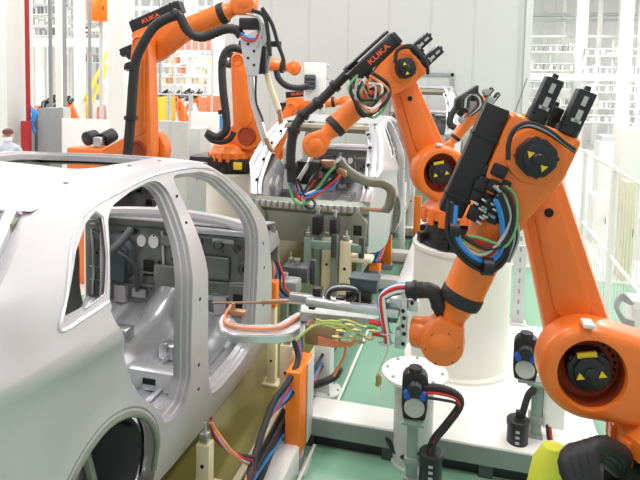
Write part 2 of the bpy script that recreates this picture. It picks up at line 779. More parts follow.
def make_side(s, parent):
    o_, q_, r_, f_ = dens(OUTER), dens(QUARTER, .05, .008), dens(REAR_DOOR, .06, .03), dens(FRONT_DOOR, .06, .03)
    vs_, tr = sheet(o_, [q_, r_, f_], .042)
    bm = nb()
    vv = [bm.verts.new((side_x(y, z, s), y, z)) for y, z in vs_]
    for t in tr:
        bm.faces.new([vv[i] for i in t])
    rim(bm, o_, s, [(0, 0), (.05, .004), (.09, .03)])
    rim(bm, q_, s, [(0, 0), (.014, 0), (.016, .008), (.03, .009), (.032, -.012)])
    rim(bm, r_, s, [(0, 0), (.02, .001), (.024, .016), (.05, .018), (.055, .034), (.095, .036), (.10, .0), (.105, -.03)])
    rim(bm, f_, s, [(0, 0), (.02, .001), (.024, .016), (.05, .018), (.055, .034), (.095, .036), (.10, .0), (.105, -.03)])
    for lst in [vv]:
        pass
    bmesh.ops.remove_doubles(bm, verts=bm.verts[:], dist=.0005)
    side = obj('body_side', bm, M['body'], parent, 50)
    bm = nb()
    led = [(2.24, 1.79), (2.08, 1.785), (1.925, 1.79), (2.0, 1.885), (2.14, 2.055), (2.28, 2.155), (2.42, 2.19), (2.6, 2.21), (2.92, 2.24), (3.2, 2.24), (3.54, 2.215), (3.77, 2.145), (3.95, 1.985), (4.06, 1.85)]
    tube(bm, [(side_x(y, z, s, -.001), y, z) for y, z in led], .009, 8, 5)
    obj('frame_flange', bm, M['alu'], side)
    bm = nb()
    for ra_, w_ in ((.395, .016), (.425, .008)):
        tube(bm, [(side_x(2.2 + ra_ * math.cos(R(a)), .84 + ra_ * math.sin(R(a)), s, .006), 2.2 + ra_ * math.cos(R(a)), .84 + ra_ * math.sin(R(a))) for a in range(-10, 191, 20)], w_, 8, 4)
    each('arch_lip', bm, M['under'] if s > 0 else M['under'], side)
    # inner skin, standing behind the outer one
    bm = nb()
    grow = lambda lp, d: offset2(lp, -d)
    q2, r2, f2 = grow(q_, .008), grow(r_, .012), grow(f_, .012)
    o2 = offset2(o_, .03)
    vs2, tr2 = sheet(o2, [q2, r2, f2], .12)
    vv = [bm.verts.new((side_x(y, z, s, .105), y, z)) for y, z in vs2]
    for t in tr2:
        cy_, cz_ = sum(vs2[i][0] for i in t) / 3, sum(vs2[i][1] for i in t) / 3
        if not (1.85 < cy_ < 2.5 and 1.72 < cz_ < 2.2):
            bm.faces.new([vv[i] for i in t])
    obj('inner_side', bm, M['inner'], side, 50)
    return side


def gut(y):
    pts = [(2.02, 2.235), (2.3, 2.25), (2.6, 2.265), (3.0, 2.285), (3.4, 2.275), (3.66, 2.225), (3.9, 2.09)]
    for a, b in zip(pts, pts[1:]):
        if y <= b[0]:
            t = max(0, (y - a[0]) / (b[0] - a[0]))
            return a[1] + (b[1] - a[1]) * t
    return pts[-1][1]


def roof_pt(x, y, dz=0):
    """x in -1..1 across; the edges meet the gutter"""
    bow = 1 - x * x
    yy = y
    z = gut(min(y, 3.66))
    k = hw(z, 3) - .004
    return V((XC + x * k, yy + (.10 * bow if y > 3.4 else (-.05 * bow if y < 2.2 else 0)), z + .004 * bow + .004 * (1 - x ** 6) + dz))


def make_roof(parent):
    outer = dens([(-1, 2.02), (1, 2.02), (1, 3.7), (-1, 3.7)], .09, .004)
    hole = dens([(-.80, 2.93), (.50, 2.80), (.66, 2.98), (.66, 3.42), (.52, 3.60), (-.78, 3.60), (-.90, 3.4), (-.90, 3.05)], .06, .12)
    vs_, tr = sheet(outer, [hole], .09)
    bm = nb()
    vv = [bm.verts.new(roof_pt(x, y)) for x, y in vs_]
    for t in tr:
        bm.faces.new([vv[i] for i in t])
    prev = None
    for dz_, off in ((0, 0), (-.018, .006), (-.022, .03), (-.06, .032)):
        q = offset2(hole, off) if off else hole
        cur = [bm.verts.new(roof_pt(p[0], p[1], dz_)) for p in q]
        if prev:
            for i in range(len(cur)):
                j = (i + 1) % len(cur)
                bm.faces.new((prev[i], prev[j], cur[j], cur[i]))
        prev = cur
    bmesh.ops.remove_doubles(bm, verts=bm.verts[:], dist=.0005)
    roof = obj('roof', bm, M['body'], parent, 50)
    # inner roof frame ring round the opening, and the headers
    bm = nb()
    ring_o = dens([(-.95, 2.7), (.85, 2.7), (.85, 3.66), (-.95, 3.66)], .1, .05)
    ring_i = [(p[0] * .92, 3.18 + (p[1] - 3.18) * .82) for p in ring_o]
    a = [bm.verts.new(roof_pt(p[0], p[1], -.065)) for p in ring_o]
    b = [bm.verts.new(roof_pt(p[0], p[1], -.075)) for p in ring_i]
    for i in range(len(a)):
        j = (i + 1) % len(a)
        bm.faces.new((a[i], a[j], b[j], b[i]))
    obj('sunroof_frame', bm, M['inner'], roof, 50)
    bm = nb()
    for yy, wd, dz_, rr in ((2.0, .12, -.085, .06), (3.68, .12, -.05, .035)):
        tube(bm, [roof_pt(x, yy, dz_) for x in (-.95, -.6, -.3, 0, .3, .6, .95)], rr, 8, 3)
    each('roof_header', bm, M['header'], roof)
    bm = nb()
    for (x, y) in ((.72, 2.5), (.80, 3.0), (.83, 3.3)):
        p = roof_pt(x, y)
        cyl(bm, p - V((0, 0, .002)), p + V((0, 0, .002)), .012, seg=8)
    each('fixing_hole', bm, M['hole'], roof)


def bent_plate(bm, pts, x0, x1, th=.012):
    """a sheet that follows (y,z) points and spans x0..x1"""
    up = [(p[0], p[1]) for p in pts]
    a = [[bm.verts.new((x, p[0], p[1] + dz_)) for p in up] for x in (x0, x1) for dz_ in (0, -th)]
    t0, b0, t1, b1 = a
    n = len(up)
    for i in range(n - 1):
        bm.faces.new((t0[i], t0[i + 1], t1[i + 1], t1[i]))
        bm.faces.new((b0[i], b0[i + 1], b1[i + 1], b1[i]))
        bm.faces.new((t0[i], t0[i + 1], b0[i + 1], b0[i]))
        bm.faces.new((t1[i], t1[i + 1], b1[i + 1], b1[i]))
    bm.faces.new((t0[0], b0[0], b1[0], t1[0]))
    bm.faces.new((t0[-1], b0[-1], b1[-1], t1[-1]))


def make_car(label, group):
    t = thing('car_body', label, 'car body', (XC, 2.9, .56), group)
    make_side(1, t)
    make_side(-1, t)
    make_roof(t)
    # floor pan: pressed sheet with a centre tunnel and seat cross members
    bm = nb()
    nx, ny = 40, 36
    grid = []
    for j in range(ny + 1):
        y = 1.5 + 3.0 * j / ny
        row = []
        for i in range(nx + 1):
            x = -.84 + 1.68 * i / nx
            z = .66 + .22 * math.exp(-(x / .17) ** 4)
            if y < 2.35:
                z = max(z, .66 + min(.26, (2.35 - y) * 1.6))
            if y > 4.1:
                z += (y - 4.1) * .45
            z += .010 * math.sin(x * 42) * (1 if abs(x) > .22 else 0)
            row.append(bm.verts.new((XC + x, y, z)))
        grid.append(row)
    for j in range(ny):
        for i in range(nx):
            bm.faces.new((grid[j][i], grid[j][i + 1], grid[j + 1][i + 1], grid[j + 1][i]))
    fl = obj('floor_pan', bm, M['alu'], t, 60)
    bm = nb()
    for y in (2.95, 3.5):
        for s in (-1, 1):
            box(bm, (XC + s * .2, y - .06, .66), (XC + s * .84, y + .06, .80), bev=.015)
    each('seat_crossmember', bm, M['alu'], fl)
    bm = nb()
    for y in (2.95, 3.5):
        for x in (.40, .66):
            box(bm, (XC + x - .05, y - .063, .705), (XC + x + .05, y - .055, .75), bev=.003)
    for (x, y) in ((.5, 3.2), (.45, 3.75), (-.5, 3.3), (.62, 2.65)):
        lathe(bm, [(.05, 0), (.05, .004)], Matrix.Translation((XC + x, y, .675)), 16)
    each('floor_opening', bm, M['hole'], fl)
    bm = nb()
    prism(bm, chamfer([(-.11, -.45), (.11, -.45), (.11, .3), (-.11, .3)], .03), 0, .07, frame(V((XC, 3.3, .875)), V((1, 0, 0)), V((0, 1, 0)), V((0, 0, 1))), .012)
    for y in (3.0, 3.35):
        box(bm, (XC - .09, y - .07, .93), (XC + .09, y + .07, .97), bev=.012)
    each('tunnel_bracket', bm, M['steel'], fl)
    # bulkhead with its pressings
    by = 4.46
    bm = nb()
    prism(bm, chamfer([(-.86, .72), (.86, .72), (.86, 1.52), (.5, 1.575), (-.5, 1.575), (-.86, 1.52)], .05), 0, .02,
          frame(V((XC, by, 0)), V((1, 0, 0)), V((0, 0, 1)), V((0, 1, 0))), .004)
    for (x0, x1, z0, z1, d_) in ((-.15, .20, .85, 1.2, .05), (.30, .56, 1.12, 1.32, .035), (-.1, .3, 1.36, 1.46, .03), (.55, .80, .85, 1.1, .04)):
        box(bm, (XC + x0, by - d_, z0), (XC + x1, by, z1), bev=.02, seg=3)
    for (x, z, r) in ((.1, 1.3, .05), (.45, 1.42, .045), (.7, 1.24, .07), (.62, 1.40, .03), (.25, 1.28, .03)):
        lathe(bm, [(r, 0), (r, .03), (r * .8, .045), (r * .7, .03), (r * .6, .03)], frame(V((XC + x, by, z)), V((1, 0, 0)), V((0, 0, 1)), V((0, -1, 0))), 20)
    for z in (.98, 1.1, 1.49):
        tube(bm, [(XC - .8, by - .005, z), (XC - .1, by - .012, z + .01), (XC + .2, by - .012, z - .02), (XC + .8, by - .005, z + .01)], .014, 6, 6)
    bk = obj('bulkhead', bm, M['inner'], t)
    bm = nb()
    lathe(bm, [(.0, .10), (.10, .095), (.17, .07), (.21, .03), (.22, 0)], frame(V((XC - .52, by, 1.22)), V((.85, 0, 0)), V((0, 0, 1.05)), V((0, -1, 0))), 28)
    prism(bm, chamfer([(-.13, -.16), (.13, -.2), (.15, .12), (-.08, .16)], .05), .05, .12, frame(V((XC - .52, by, 1.22)), V((1, 0, 0)), V((0, 0, 1)), V((0, -1, 0))), .02)
    obj('booster_plate', bm, M['bluegrey'], bk)
    bm = nb()
    for x, z, r in ((-.285, 1.385, .042), (-.165, 1.39, .048)):
        lathe(bm, [(0, .012), (r, .012), (r, 0)], frame(V((XC + x, by, z)), V((1, 0, 0)), V((0, 0, 1.25)), V((0, -1, 0))), 20)
    each('bright_port', bm, M['white'], bk)
    bm = nb()
    box(bm, (XC - .26, by - .02, 1.08), (XC - .16, by - .004, 1.22), bev=.005)
    box(bm, (XC - .56, by - .115, 1.18), (XC - .53, by - .09, 1.24), bev=.003)
    box(bm, (XC + .60, by - .05, .90), (XC + .76, by - .036, 1.02), bev=.003)
    for x, z in ((.7, 1.24), (-.36, 1.46), (.1, 1.3), (-.45, 1.3)):
        lathe(bm, [(.026, 0), (.026, .05)], frame(V((XC + x, by, z)), V((1, 0, 0)), V((0, 0, 1)), V((0, -1, 0))), 14)
    each('bulkhead_opening', bm, M['hole'], bk)
    rb = random.Random(4)
    bm = nb()
    for i in range(26):
        x, z = rb.uniform(-.8, .8), rb.uniform(.8, 1.5)
        lathe(bm, [(.0, .006), (rb.choice((.008, .012, .018)), .006), (.008, 0)], frame(V((XC + x, by - .012, z)), V((1, 0, 0)), V((0, 0, 1)), V((0, -1, 0))), 10)
    each('bulkhead_hole', bm, M['hole'], bk)
    bm = nb()
    for x, z0_, z1_ in ((-.08, .8, 1.5), (.24, .78, 1.5), (-.78, .85, 1.45), (.81, .85, 1.45)):
        tube(bm, [(XC + x, by - .012, z0_), (XC + x + .02, by - .02, (z0_ + z1_) / 2), (XC + x, by - .012, z1_)], .012, 6, 5)
    for x, z, w_, h_ in ((-.02, .98, .10, .06), (.42, .96, .16, .05), (.5, 1.46, .2, .04), (-.3, .92, .14, .08)):
        box(bm, (XC + x - w_ / 2, by - .035, z - h_ / 2), (XC + x + w_ / 2, by, z + h_ / 2), bev=.012)
    each('pressed_rib', bm, M['steel'], bk)
    bm = nb()
    for s in (-1, 1):
        for x in (.30, .48, .64):
            prism(bm, chamfer([(-.022, 2.7), (.022, 2.7), (.022, 4.15), (-.022, 4.15)], .015), 0, .02, frame(V((XC + s * x, 0, .672)), V((1, 0, 0)), V((0, 1, 0)), V((0, 0, 1))), .008)
        box(bm, (XC + s * .74, 2.8, .66), (XC + s * .84, 4.2, .78), bev=.015)
    each('floor_rib', bm, M['alu'], fl)
    bm = nb()
    for x, y, z, a in ((.22, 2.75, .80, .1), (-.24, 2.9, .80, .1), (.3, 3.9, .76, .12), (-.3, 3.8, .76, .12), (0, 2.6, .92, .16), (.02, 3.7, .93, .14), (.52, 2.5, .78, .14), (-.5, 2.5, .78, .14)):
        box(bm, (XC + x - a / 2, y - .06, z - .08), (XC + x + a / 2, y + .06, z + .03), bev=.015)
        box(bm, (XC + x - a / 5, y - .09, z - .02), (XC + x + a / 5, y - .055, z + .06), bev=.008)
    each('floor_bracket', bm, M['steel'], fl)
    bm = nb()
    tube(bm, [(XC - .3, by - .14, 1.52), (XC - .34, by - .26, 1.42), (XC - .40, by - .40, 1.34)], .035, 10, 5)
    tube(bm, [(XC - .7, by - .10, 1.45), (XC - .5, by - .16, 1.35), (XC - .28, by - .12, 1.2), (XC - .3, by - .05, .95)], .02, 8, 5)
    each('column_bracket', bm, M['dgrey'], bk)
    # cowl and dash cross beam
    bm = nb()
    tube(bm, [(XC - .86, by - .12, 1.60), (XC - .45, by - .02, 1.63), (XC, by + .02, 1.64), (XC + .45, by - .02, 1.63), (XC + .86, by - .14, 1.60)], .05, 8, 6)
    bent_plate(bm, [(by - .08, 1.60), (by + .04, 1.615), (by + .3, 1.575), (by + .34, 1.48)], XC - .84, XC + .84)
    cw = obj('cowl', bm, M['body'], t)
    bm = nb()
    box(bm, (XC + .25, by - .15, 1.54), (XC + .78, by - .10, 1.585), bev=.008)
    obj('cowl_stiffener', bm, M['alu'], cw)
    bm = nb()
    for y, z in ((3.10, 1.95), (3.09, 1.5), (3.08, 1.1), (3.08, .95), (4.2, 1.35), (4.2, 1.05), (3.12, 2.1), (4.17, 1.55)):
        p = V((side_x(y, z, 1, -.001), y, z))
        cyl(bm, p - V((.004, 0, 0)), p + V((.002, 0, 0)), .011, seg=8)
    each('pillar_hole', bm, M['hole'], t)
    # front structure: rails, towers and the nose
    for s in (-1, 1):
        bm = nb()
        box(bm, (XC + s * .42, by - .05, .82), (XC + s * .54, 5.05, .98), bev=.015)
        fr = obj('front_rail', bm, M['body'], t)
        bm = nb()
        prism(bm, chamfer([(by, 1.38), (by + .05, 1.56), (4.98, 1.44), (5.04, 1.30), (4.8, 1.28)], .03), XC + s * .70, XC + s * .80,
              frame(V((0, 0, 0)), V((0, 1, 0)), V((0, 0, 1)), V((1, 0, 0))), .01)
        obj('apron_rail', bm, M['body'], t)
        bm = nb()
        lathe(bm, [(.2, .78), (.19, 1.3), (.15, 1.42), (.06, 1.44), (.06, 1.40), (0, 1.40)], Matrix.Translation((XC + s * .6, 4.78, 0)), 20)
        obj('shock_tower', bm, M['inner'], t)
        bm = nb()
        box(bm, (XC + s * .50, 5.0, .8), (XC + s * .80, 5.06, 1.36), bev=.02)
        box(bm, (XC + s * .55, 4.98, .9), (XC + s * .75, 4.995, 1.2), bev=.01)
        obj('radiator_mount', bm, M['under'], t)
        # wheel housing
        bm = nb()
        pr = circ(2.2, .84, .385, 30, -40, 220)
        lp = []
        for xx in (.93, .50):
            lp.append([bm.verts.new((XC + s * (xx if xx < .9 else hw(max(.7, p[1]), p[0]) - .07), p[0], p[1])) for p in pr])
        for i in range(len(pr) - 1):
            bm.faces.new((lp[0][i], lp[0][i + 1], lp[1][i + 1], lp[1][i]))
        bm.faces.new(lp[1])
        for q in (30, 60, 90, 120, 150):
            p0 = (2.2 + .37 * math.cos(R(q)), .84 + .37 * math.sin(R(q)))
            tube(bm, [(XC + s * .86, p0[0], p0[1]), (XC + s * .54, p0[0], p0[1])], .012, 6, 3)
        wh = obj('wheel_housing', bm, M['dgrey'], t)
        bm = nb()
        tube(bm, [(XC + s * .74, 2.05, .86), (XC + s * .70, 2.12, 1.02), (XC + s * .68, 2.22, 1.1), (XC + s * .70, 2.34, .98), (XC + s * .72, 2.38, .8)], .03, 8, 6)
        cyl(bm, V((XC + s * .6, 2.2, .84)), V((XC + s * .72, 2.2, .84)), .09, .07, 18)
        obj('hub_carrier', bm, M['under'], wh)
    # rear: end panel, tailgate frame, lamp pockets, load floor
    bm = nb()
    prof = [(1.16, .80), (1.08, .82), (1.06, 1.10), (1.09, 1.18), (1.05, 1.22), (1.06, 1.30), (1.16, 1.34)]
    prev = None
    for i in range(15):
        x = -.77 + 1.54 * i / 14
        bow = -.07 * (1 - (x / .77) ** 2)
        cur = [bm.verts.new((XC + x, y + bow, z)) for y, z in prof]
        if prev:
            for k in range(len(prof) - 1):
                bm.faces.new((prev[k], prev[k + 1], cur[k + 1], cur[k]))
        prev = cur
    rp = obj('rear_panel', bm, M['under'], t, 30)
    bm = nb()
    for i in range(17):
        x = -.64 + 1.28 * i / 16
        y = 1.045 - .07 * (1 - (x / .77) ** 2)
        box(bm, (XC + x - .022, y - .005, 1.225), (XC + x + .022, y + .03, 1.305), bev=.008)
    each('panel_rib', bm, M['body'], rp)
    for s in (-1, 1):
        bm = nb()
        path = [(.60, 2.02, 2.20), (.66, 1.86, 2.08), (.72, 1.66, 1.93), (.745, 1.42, 1.74), (.76, 1.22, 1.5), (.74, 1.14, 1.34)]
        for rr, off in ((.05, 0), (.03, .075)):
            tube(bm, [(XC + s * (a - off), b + off * .4, c) for a, b, c in path], rr, 8, 5)
        obj('tailgate_frame', bm, M['alu'] , t)
        bm = nb()
        for k_, (a, b, c) in enumerate(path[1:5]):
            cyl(bm, V((XC + s * (a - .06), b - .06, c + .02)), V((XC + s * (a - .05), b - .02, c + .03)), .018, seg=10)
        each('frame_hole', bm, M['hole'], t)
        bm = nb()
        prism(bm, chamfer([(-.0, 0), (.22, .02), (.24, .30), (.12, .42), (-.02, .30)], .04), 0, .10,
              frame(V((XC + s * .52, .985, .84)), V((s, 0, 0)), V((0, 0, 1)), V((0, 1, 0))), .015)
        lp_ = obj('lamp_pocket', bm, M['under'], t)
        bm = nb()
        box(bm, (XC + s * .60, .975, .97), (XC + s * .70, .99, 1.09), bev=.003)
        obj('pocket_opening', bm, M['hole'], lp_)
    bm = nb()
    box(bm, (XC - .72, 1.15, 1.02), (XC + .72, 2.2, 1.05), bev=.008)
    for i in range(6):
        box(bm, (XC - .6 + i * .22, 1.25, 1.05), (XC - .5 + i * .22, 2.1, 1.068), bev=.008)
    obj('load_floor', bm, M['inner'], t)
    for s in (-1, 1):
        bm = nb()
        prism(bm, chamfer([(1.3, 1.05), (2.2, 1.05), (2.3, 1.55), (2.0, 1.72), (1.45, 1.5)], .08), 0, .05,
              frame(V((XC + s * .72 - .025, 0, 0)), V((0, 1, 0)), V((0, 0, 1)), V((1, 0, 0))), .012)
        lathe(bm, [(.16, 0), (.16, .06), (.12, .08), (.06, .08)], frame(V((XC + s * .70, 1.85, 1.33)), V((0, 1, 0)), V((0, 0, 1)), V((-s, 0, 0))), 20)
        obj('inner_quarter', bm, M['alu'], t)
    return t


car1 = make_car('bare silver car body nearest the front, with open door frames and wheel arch', 'unpainted car bodies on the line')
l0 = V(car1.location)
car2 = dup(car1, l0 + V((.57, 5.7, .03)), 'middle car body, its open rear end facing, next after the big silver one')
car3 = dup(car1, l0 + V((1.35, 10.3, .5)), 'small distant bare car body before the grey wall, behind the middle robot arm')

# ---------------------------------------------------------------- robots
def oct_(r, k=.42):
    c = r * k
    return [(-r, -c), (-c, -r), (c, -r), (r, -c), (r, c), (c, r), (-c, r), (-r, c)]


def motor_parts(name, M4, r, w0, w1, parent, detail=True, plate=0):
    """octagonal motor standing out along the local z axis of M4"""
    bm = nb()
    prism(bm, chamfer(oct_(r), r * .12, 2), w0, w1 - .02, M4, .012)
    prism(bm, chamfer(oct_(r * .74), r * .1, 2), w1 - .022, w1, M4, .008)
    lathe(bm, [(r * .3, w1 - .005), (r * .3, w1 + .012), (r * .22, w1 + .018)], M4, 16)
    for a in (45, 135, 225, 315):
        c = V((math.cos(R(a)), math.sin(R(a)), 0)) * r * .98
        cyl(bm, M4 @ (c + V((0, 0, w0))), M4 @ (c + V((0, 0, w1 - .03))), r * .13, seg=10)
    mo = obj(name, bm, M['motor'], parent)
    if detail:
        if plate:
            bm = nb()
            box(bm, (-r * .45, r * .72, w1 - .03), (r * .45, r * .98, w1 - .012), M4, .002)
            obj('type_plate', bm, M['yellow'], mo)
        for (x, y) in (((.12, .45), (.12, -.5)) if not plate else ((-.5, -.1), (.5, -.1))):
            bm = nb()
            s = r * .20
            prism(bm, [(x * r - s, y * r - s * .6), (x * r + s, y * r - s * .6), (x * r, y * r + s)], w1 - .001, w1 + .003, M4)
            st = obj('warning_sticker', bm, M['yellow'], mo)
    return mo


def robot(name, label, S, E, W, zp, base_off=.34, group='orange six axis robots', pose_flange=None, brand=False, brand_side=1,
          dark_base=False, box_slab=False, detail=True, near=True, hsign=None, ring=1.0, arm_r=None, arm_shift=0.0, box_w=(0.0, .13), boxv=(.157, .275), boxu=(0, .56), thick=1.0):
    """S, E, W: shoulder, elbow and wrist places, all in one upright plane. Tool direction h; the motors show on the n side."""
    S, E, W = V(S), V(E), V(W)
    h = V((W.x - S.x, W.y - S.y, 0)).normalized() if hsign is None else V(hsign)
    n = V((-h.y, h.x, 0))
    z = V((0, 0, 1))
    base = V((S.x, S.y, 0)) - h * base_off
    t = thing(name, label, 'robot', (base.x, base.y, zp), group)
    F0 = frame(S, h, z, n)
    e = V(((E - S).dot(h), (E - S).z))
    wv = V(((W - S).dot(h), (W - S).z))
    zb = zp - S.z
    k = thick
    # base casting and its bolt flange
    bm = nb()
    fb = frame(V((base.x, base.y, zp)), h, n, z)
    lathe(bm, [(.40, 0), (.40, .035), (.36, .045), (.33, .16), (.33, .20), (.30, .22)], fb, 32)
    for a in range(0, 360, 45):
        prism(bm, [(.30, -.03), (.42, -.05), (.42, .05), (.30, .03)], 0, .10, fb @ Matrix.Rotation(R(a), 4, 'Z'), .01)
    bf = obj('base_frame', bm, M['black'] if dark_base else M['orange'], t)
    if dark_base is True:
        bm = nb()
        box(bm, (-.62, -.34, .02), (.0, .34, .26), fb, .03)
        box(bm, (.1, -.36, .05), (.5, .1, .24), fb, .03)
        obj('junction_housing', bm, M['black'], bf)
        bm = nb()
        q = fb @ V((.2, -.365, .15))
        box(bm, (.16, -.375, .08), (.30, -.36, .20), fb, .002)
        obj('warning_plate', bm, M['yellow'], bf)
    # slewing column: toothed skirt, body, shoulder ring
    zt = .24
    bm = nb()
    def turret(bm):
        lathe(bm, [(.30, zt - .02), (.37, zt), (.37, zt + .09), (.34, zt + .12), (.31, zt + .20), (.26, zt + .22)], fb, 36)
        for a in range(0, 360, 20):
            box(bm, (.355, -.03, zt - .05), (.39, .03, zt + .07), fb @ Matrix.Rotation(R(a), 4, 'Z'), .006)
    rr = .245 * ring
    outer = dens(hull(circ(0, 0, rr, 40) + [(-base_off - .26, zb + zt + .12), (-base_off + .26, zb + zt + .12), (-base_off - .24, zb + zt + .42)]), .04, .02)
    hole = [(p[0], p[1] * 1.10) for p in circ(0, 0, .165 * ring, 40)]
    prev = None
    for w_, o_ in ((-.05, .01), (-.04, 0), (.085, 0), (.115, .008), (.135, .028), (.14, .05)):
        q = offset2(outer, o_) if o_ else outer
        cur = [bm.verts.new(F0 @ V((p[0], p[1], w_))) for p in q]
        if prev:
            for i in range(len(cur)):
                j = (i + 1) % len(cur)
                bm.faces.new((prev[i], prev[j], cur[j], cur[i]))
        else:
            bm.faces.new(cur)
        prev = cur
    vs2, tr2 = sheet(q, [hole], .2)
    vv2 = [bm.verts.new(F0 @ V((x_, y_, .14))) for x_, y_ in vs2]
    for t_ in tr2:
        bm.faces.new([vv2[i] for i in t_])
    prev = None
    for w_, f_ in ((.14, 1.0), (.13, .975), (.10, .96), (.0, .96)):
        cur = [bm.verts.new(F0 @ V((p[0] * f_, p[1] * f_, w_))) for p in hole]
        if prev:
            for i in range(len(cur)):
                j = (i + 1) % len(cur)
                bm.faces.new((prev[i], prev[j], cur[j], cur[i]))
        prev = cur
    bmesh.ops.remove_doubles(bm, verts=bm.verts[:], dist=.0004)
    col_ = obj('slewing_column', bm, M['orange'], t)
    bm = nb()
    turret(bm)
    obj('turret', bm, M['black'] if dark_base == 2 else M['orange'], t)
    bm = nb()
    cur = [bm.verts.new(F0 @ V((p[0] * .955, p[1] * .955, .02))) for p in hole]
    bm.faces.new(cur)
    for i, p in enumerate(hole):
        pass
    c2 = [bm.verts.new(F0 @ V((p[0] * .955, p[1] * .955, .115))) for p in hole]
    for i in range(len(cur)):
        j = (i + 1) % len(cur)
        bm.faces.new((cur[i], cur[j], c2[j], c2[i]))
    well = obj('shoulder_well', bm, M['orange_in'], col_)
    mo = motor_parts('shoulder_motor', F0 @ Matrix.Translation((0, .0, 0)) @ Matrix.Rotation(R(-12), 4, 'Z'), .105 * ring, .02, .12, t, detail, 1)
    if detail:
        bm = nb()
        ax = (h, z, n)
        bolts(bm, S + n * .02, ax, .14 * ring, 12, .007, .012, 95, 275)
        each('well_bolt', bm, M['hole'], col_)
        bm = nb()
        pa = F0 @ V((.03, .225 * ring, .12))
        box(bm, (-.0, .24 * ring, .07), (.05, .265 * ring, .15), F0, .006)
        obj('end_stop', bm, M['whitecable'], col_)
    # link arm
    L = e.length
    bm = nb()
    r0, r1 = arm_r or (.19 * k, .11 * k)
    d = e.normalized()
    pp = V((-d.y, d.x))
    w0 = -.25
    sh = -arm_shift
    o1 = hull(circ(sh, 0, r0, 36) + circ(e.x + sh, e.y, r1, 28))
    prism(bm, o1, w0, -.055, F0, .035)
    # raised web along the arm
    c0, c1 = d * .28, d * (L - .10)
    o2 = hull(circ(c0.x + sh, c0.y, r0 * .56, 20) + circ(c1.x + sh, c1.y, r1 * .62, 20))
    prism(bm, o2, w0 - .02, -.035, F0, .02)
    la = obj('link_arm', bm, M['orange'], t)
    bm = nb()
    q = d * (L * .71)
    lathe(bm, [(.022, -.04), (.022, -.028), (.014, -.027), (0, -.027)], F0 @ Matrix.Translation((q.x + sh, q.y, 0)), 20)
    obj('sling_hole', bm, M['hole'], la)
    for (c, r) in (((0, 0), r0 * .66), ((e.x, e.y), r1 * .74)):
        bm = nb()
        mm = F0 @ Matrix.Translation((c[0], c[1], 0))
        lathe(bm, [(r, w0 - .002), (r, w0 - .02), (r * .86, w0 - .03), (r * .8, w0 - .012), (0, w0 - .012)], mm, 28)
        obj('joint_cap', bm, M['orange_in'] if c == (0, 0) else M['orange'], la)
    # in-line arm with housing, tube and wrist
    ev = wv - e
    fs = ev.length / 1.01
    a = math.atan2(ev.y, ev.x) - math.atan2(.038, 1.01)
    u = h * math.cos(a) + z * math.sin(a)
    # v points to the carrier (the cable box) side
    v = -h * math.sin(a) + z * math.cos(a)
    vs_ = 1
    if v.z < 0 or (abs(v.z) < .5 and v.dot(h) < 0):
        pass
    U = frame(E, u, v, n) @ Matrix.Translation((-.15 * fs, .02 * fs, 0)) @ Matrix.Diagonal((fs, fs * (1 + (k - 1) * 1.2), 1, 1))
    sg = 1 if (u.cross(v)).dot(n) < 0 else -1
    bm = nb()
    prism(bm, chamfer([(0, .146), (.06, .158), (.3, .15), (.47, .108), (.55, .103), (.55, -.103), (.47, -.11), (.2, -.185), (0, -.186)], .03), -.05, .135, U, .025)
    prism(bm, circ(.15, -.02, .13, 28), .10, .15, U, .012)
    hs = obj('arm_housing', bm, M['orange'], t)
    bm = nb()
    T = U @ Matrix.Translation((0, 0, .055))
    Rot = Matrix(((0, 0, 1, 0), (1, 0, 0, 0), (0, 1, 0, 0), (0, 0, 0, 1)))
    lathe(bm, [(.115, .50), (.115, .55), (.102, .57), (.099, .895)], T @ Rot, 32)
    tb = obj('forearm_tube', bm, M['orange'], t)
    bm = nb()
    lathe(bm, [(.100, .89), (.103, .90), (.103, .935), (.098, .955)], T @ Rot, 32)
    obj('tube_collar', bm, M['rubber'], tb)
    bm = nb()
    lathe(bm, [(.090, .95), (.075, .98), (.062, 1.04), (.070, 1.10)], T @ Rot, 28)
    sphere(bm, V((1.165, .0, 0)), (.112, .112, .105), T, 28, 18)
    prism(bm, hull(circ(1.165, .0, .105, 24) + [(1.04, -.062), (1.04, .062)]), -.085, .085, T, .02)
    wr = obj('wrist', bm, M['orange'], t)
    if near:
        bm = nb()
        bolts(bm, T @ V((1.165, 0, .10)), (u, v, n), .08 * fs, 6, .0035, .005)
        each('wrist_bolt', bm, M['hole'], wr)
    for i, (vv_, ww) in enumerate(((.035, .045), (-.115, .045), (-.04, -.07))):
        bm = nb()
        ul = -.21 if i < 2 else -.10
        box(bm, (ul, vv_ - .040, ww - .0), (-.03, vv_ + .040, ww + .092), U, .006)
        lathe(bm, [(.04, -.05), (.05, -.045), (.05, .0)], U @ Matrix.Translation((0, vv_, ww + .045)) @ Rot, 18)
        lathe(bm, [(.014, ul - .022), (.016, ul)], U @ Matrix.Translation((0, vv_, ww + .045)) @ Rot, 12)
        wm = obj('wrist_motor', bm, M['motor'], t)
        if i < 2:
            bm = nb()
            w_ = ww + .0925
            box(bm, (-.185, vv_ - .011, w_), (-.14, vv_ + .009, w_ + .003), U)
            box(bm, (-.12, vv_ - .016, w_), (-.06, vv_ + .008, w_ + .003), U)
            box(bm, (-.075, vv_ - .026, w_), (-.06, vv_ + .020, w_ + .003), U)
            obj('pale_marking', bm, M['chevron'], wm)
    motor_parts('elbow_motor', U @ Matrix.Translation((.15, -.02, 0)) @ Matrix.Rotation(R(25), 4, 'Z'), .086, .14, .235, t, detail)
    # spring box for the dress pack
    bm = nb()
    b0, b1 = box_w
    u0, u1 = boxu
    v0, v1 = boxv
    box(bm, (u0, v0, b0), (u1, v1, b1), U, .012)
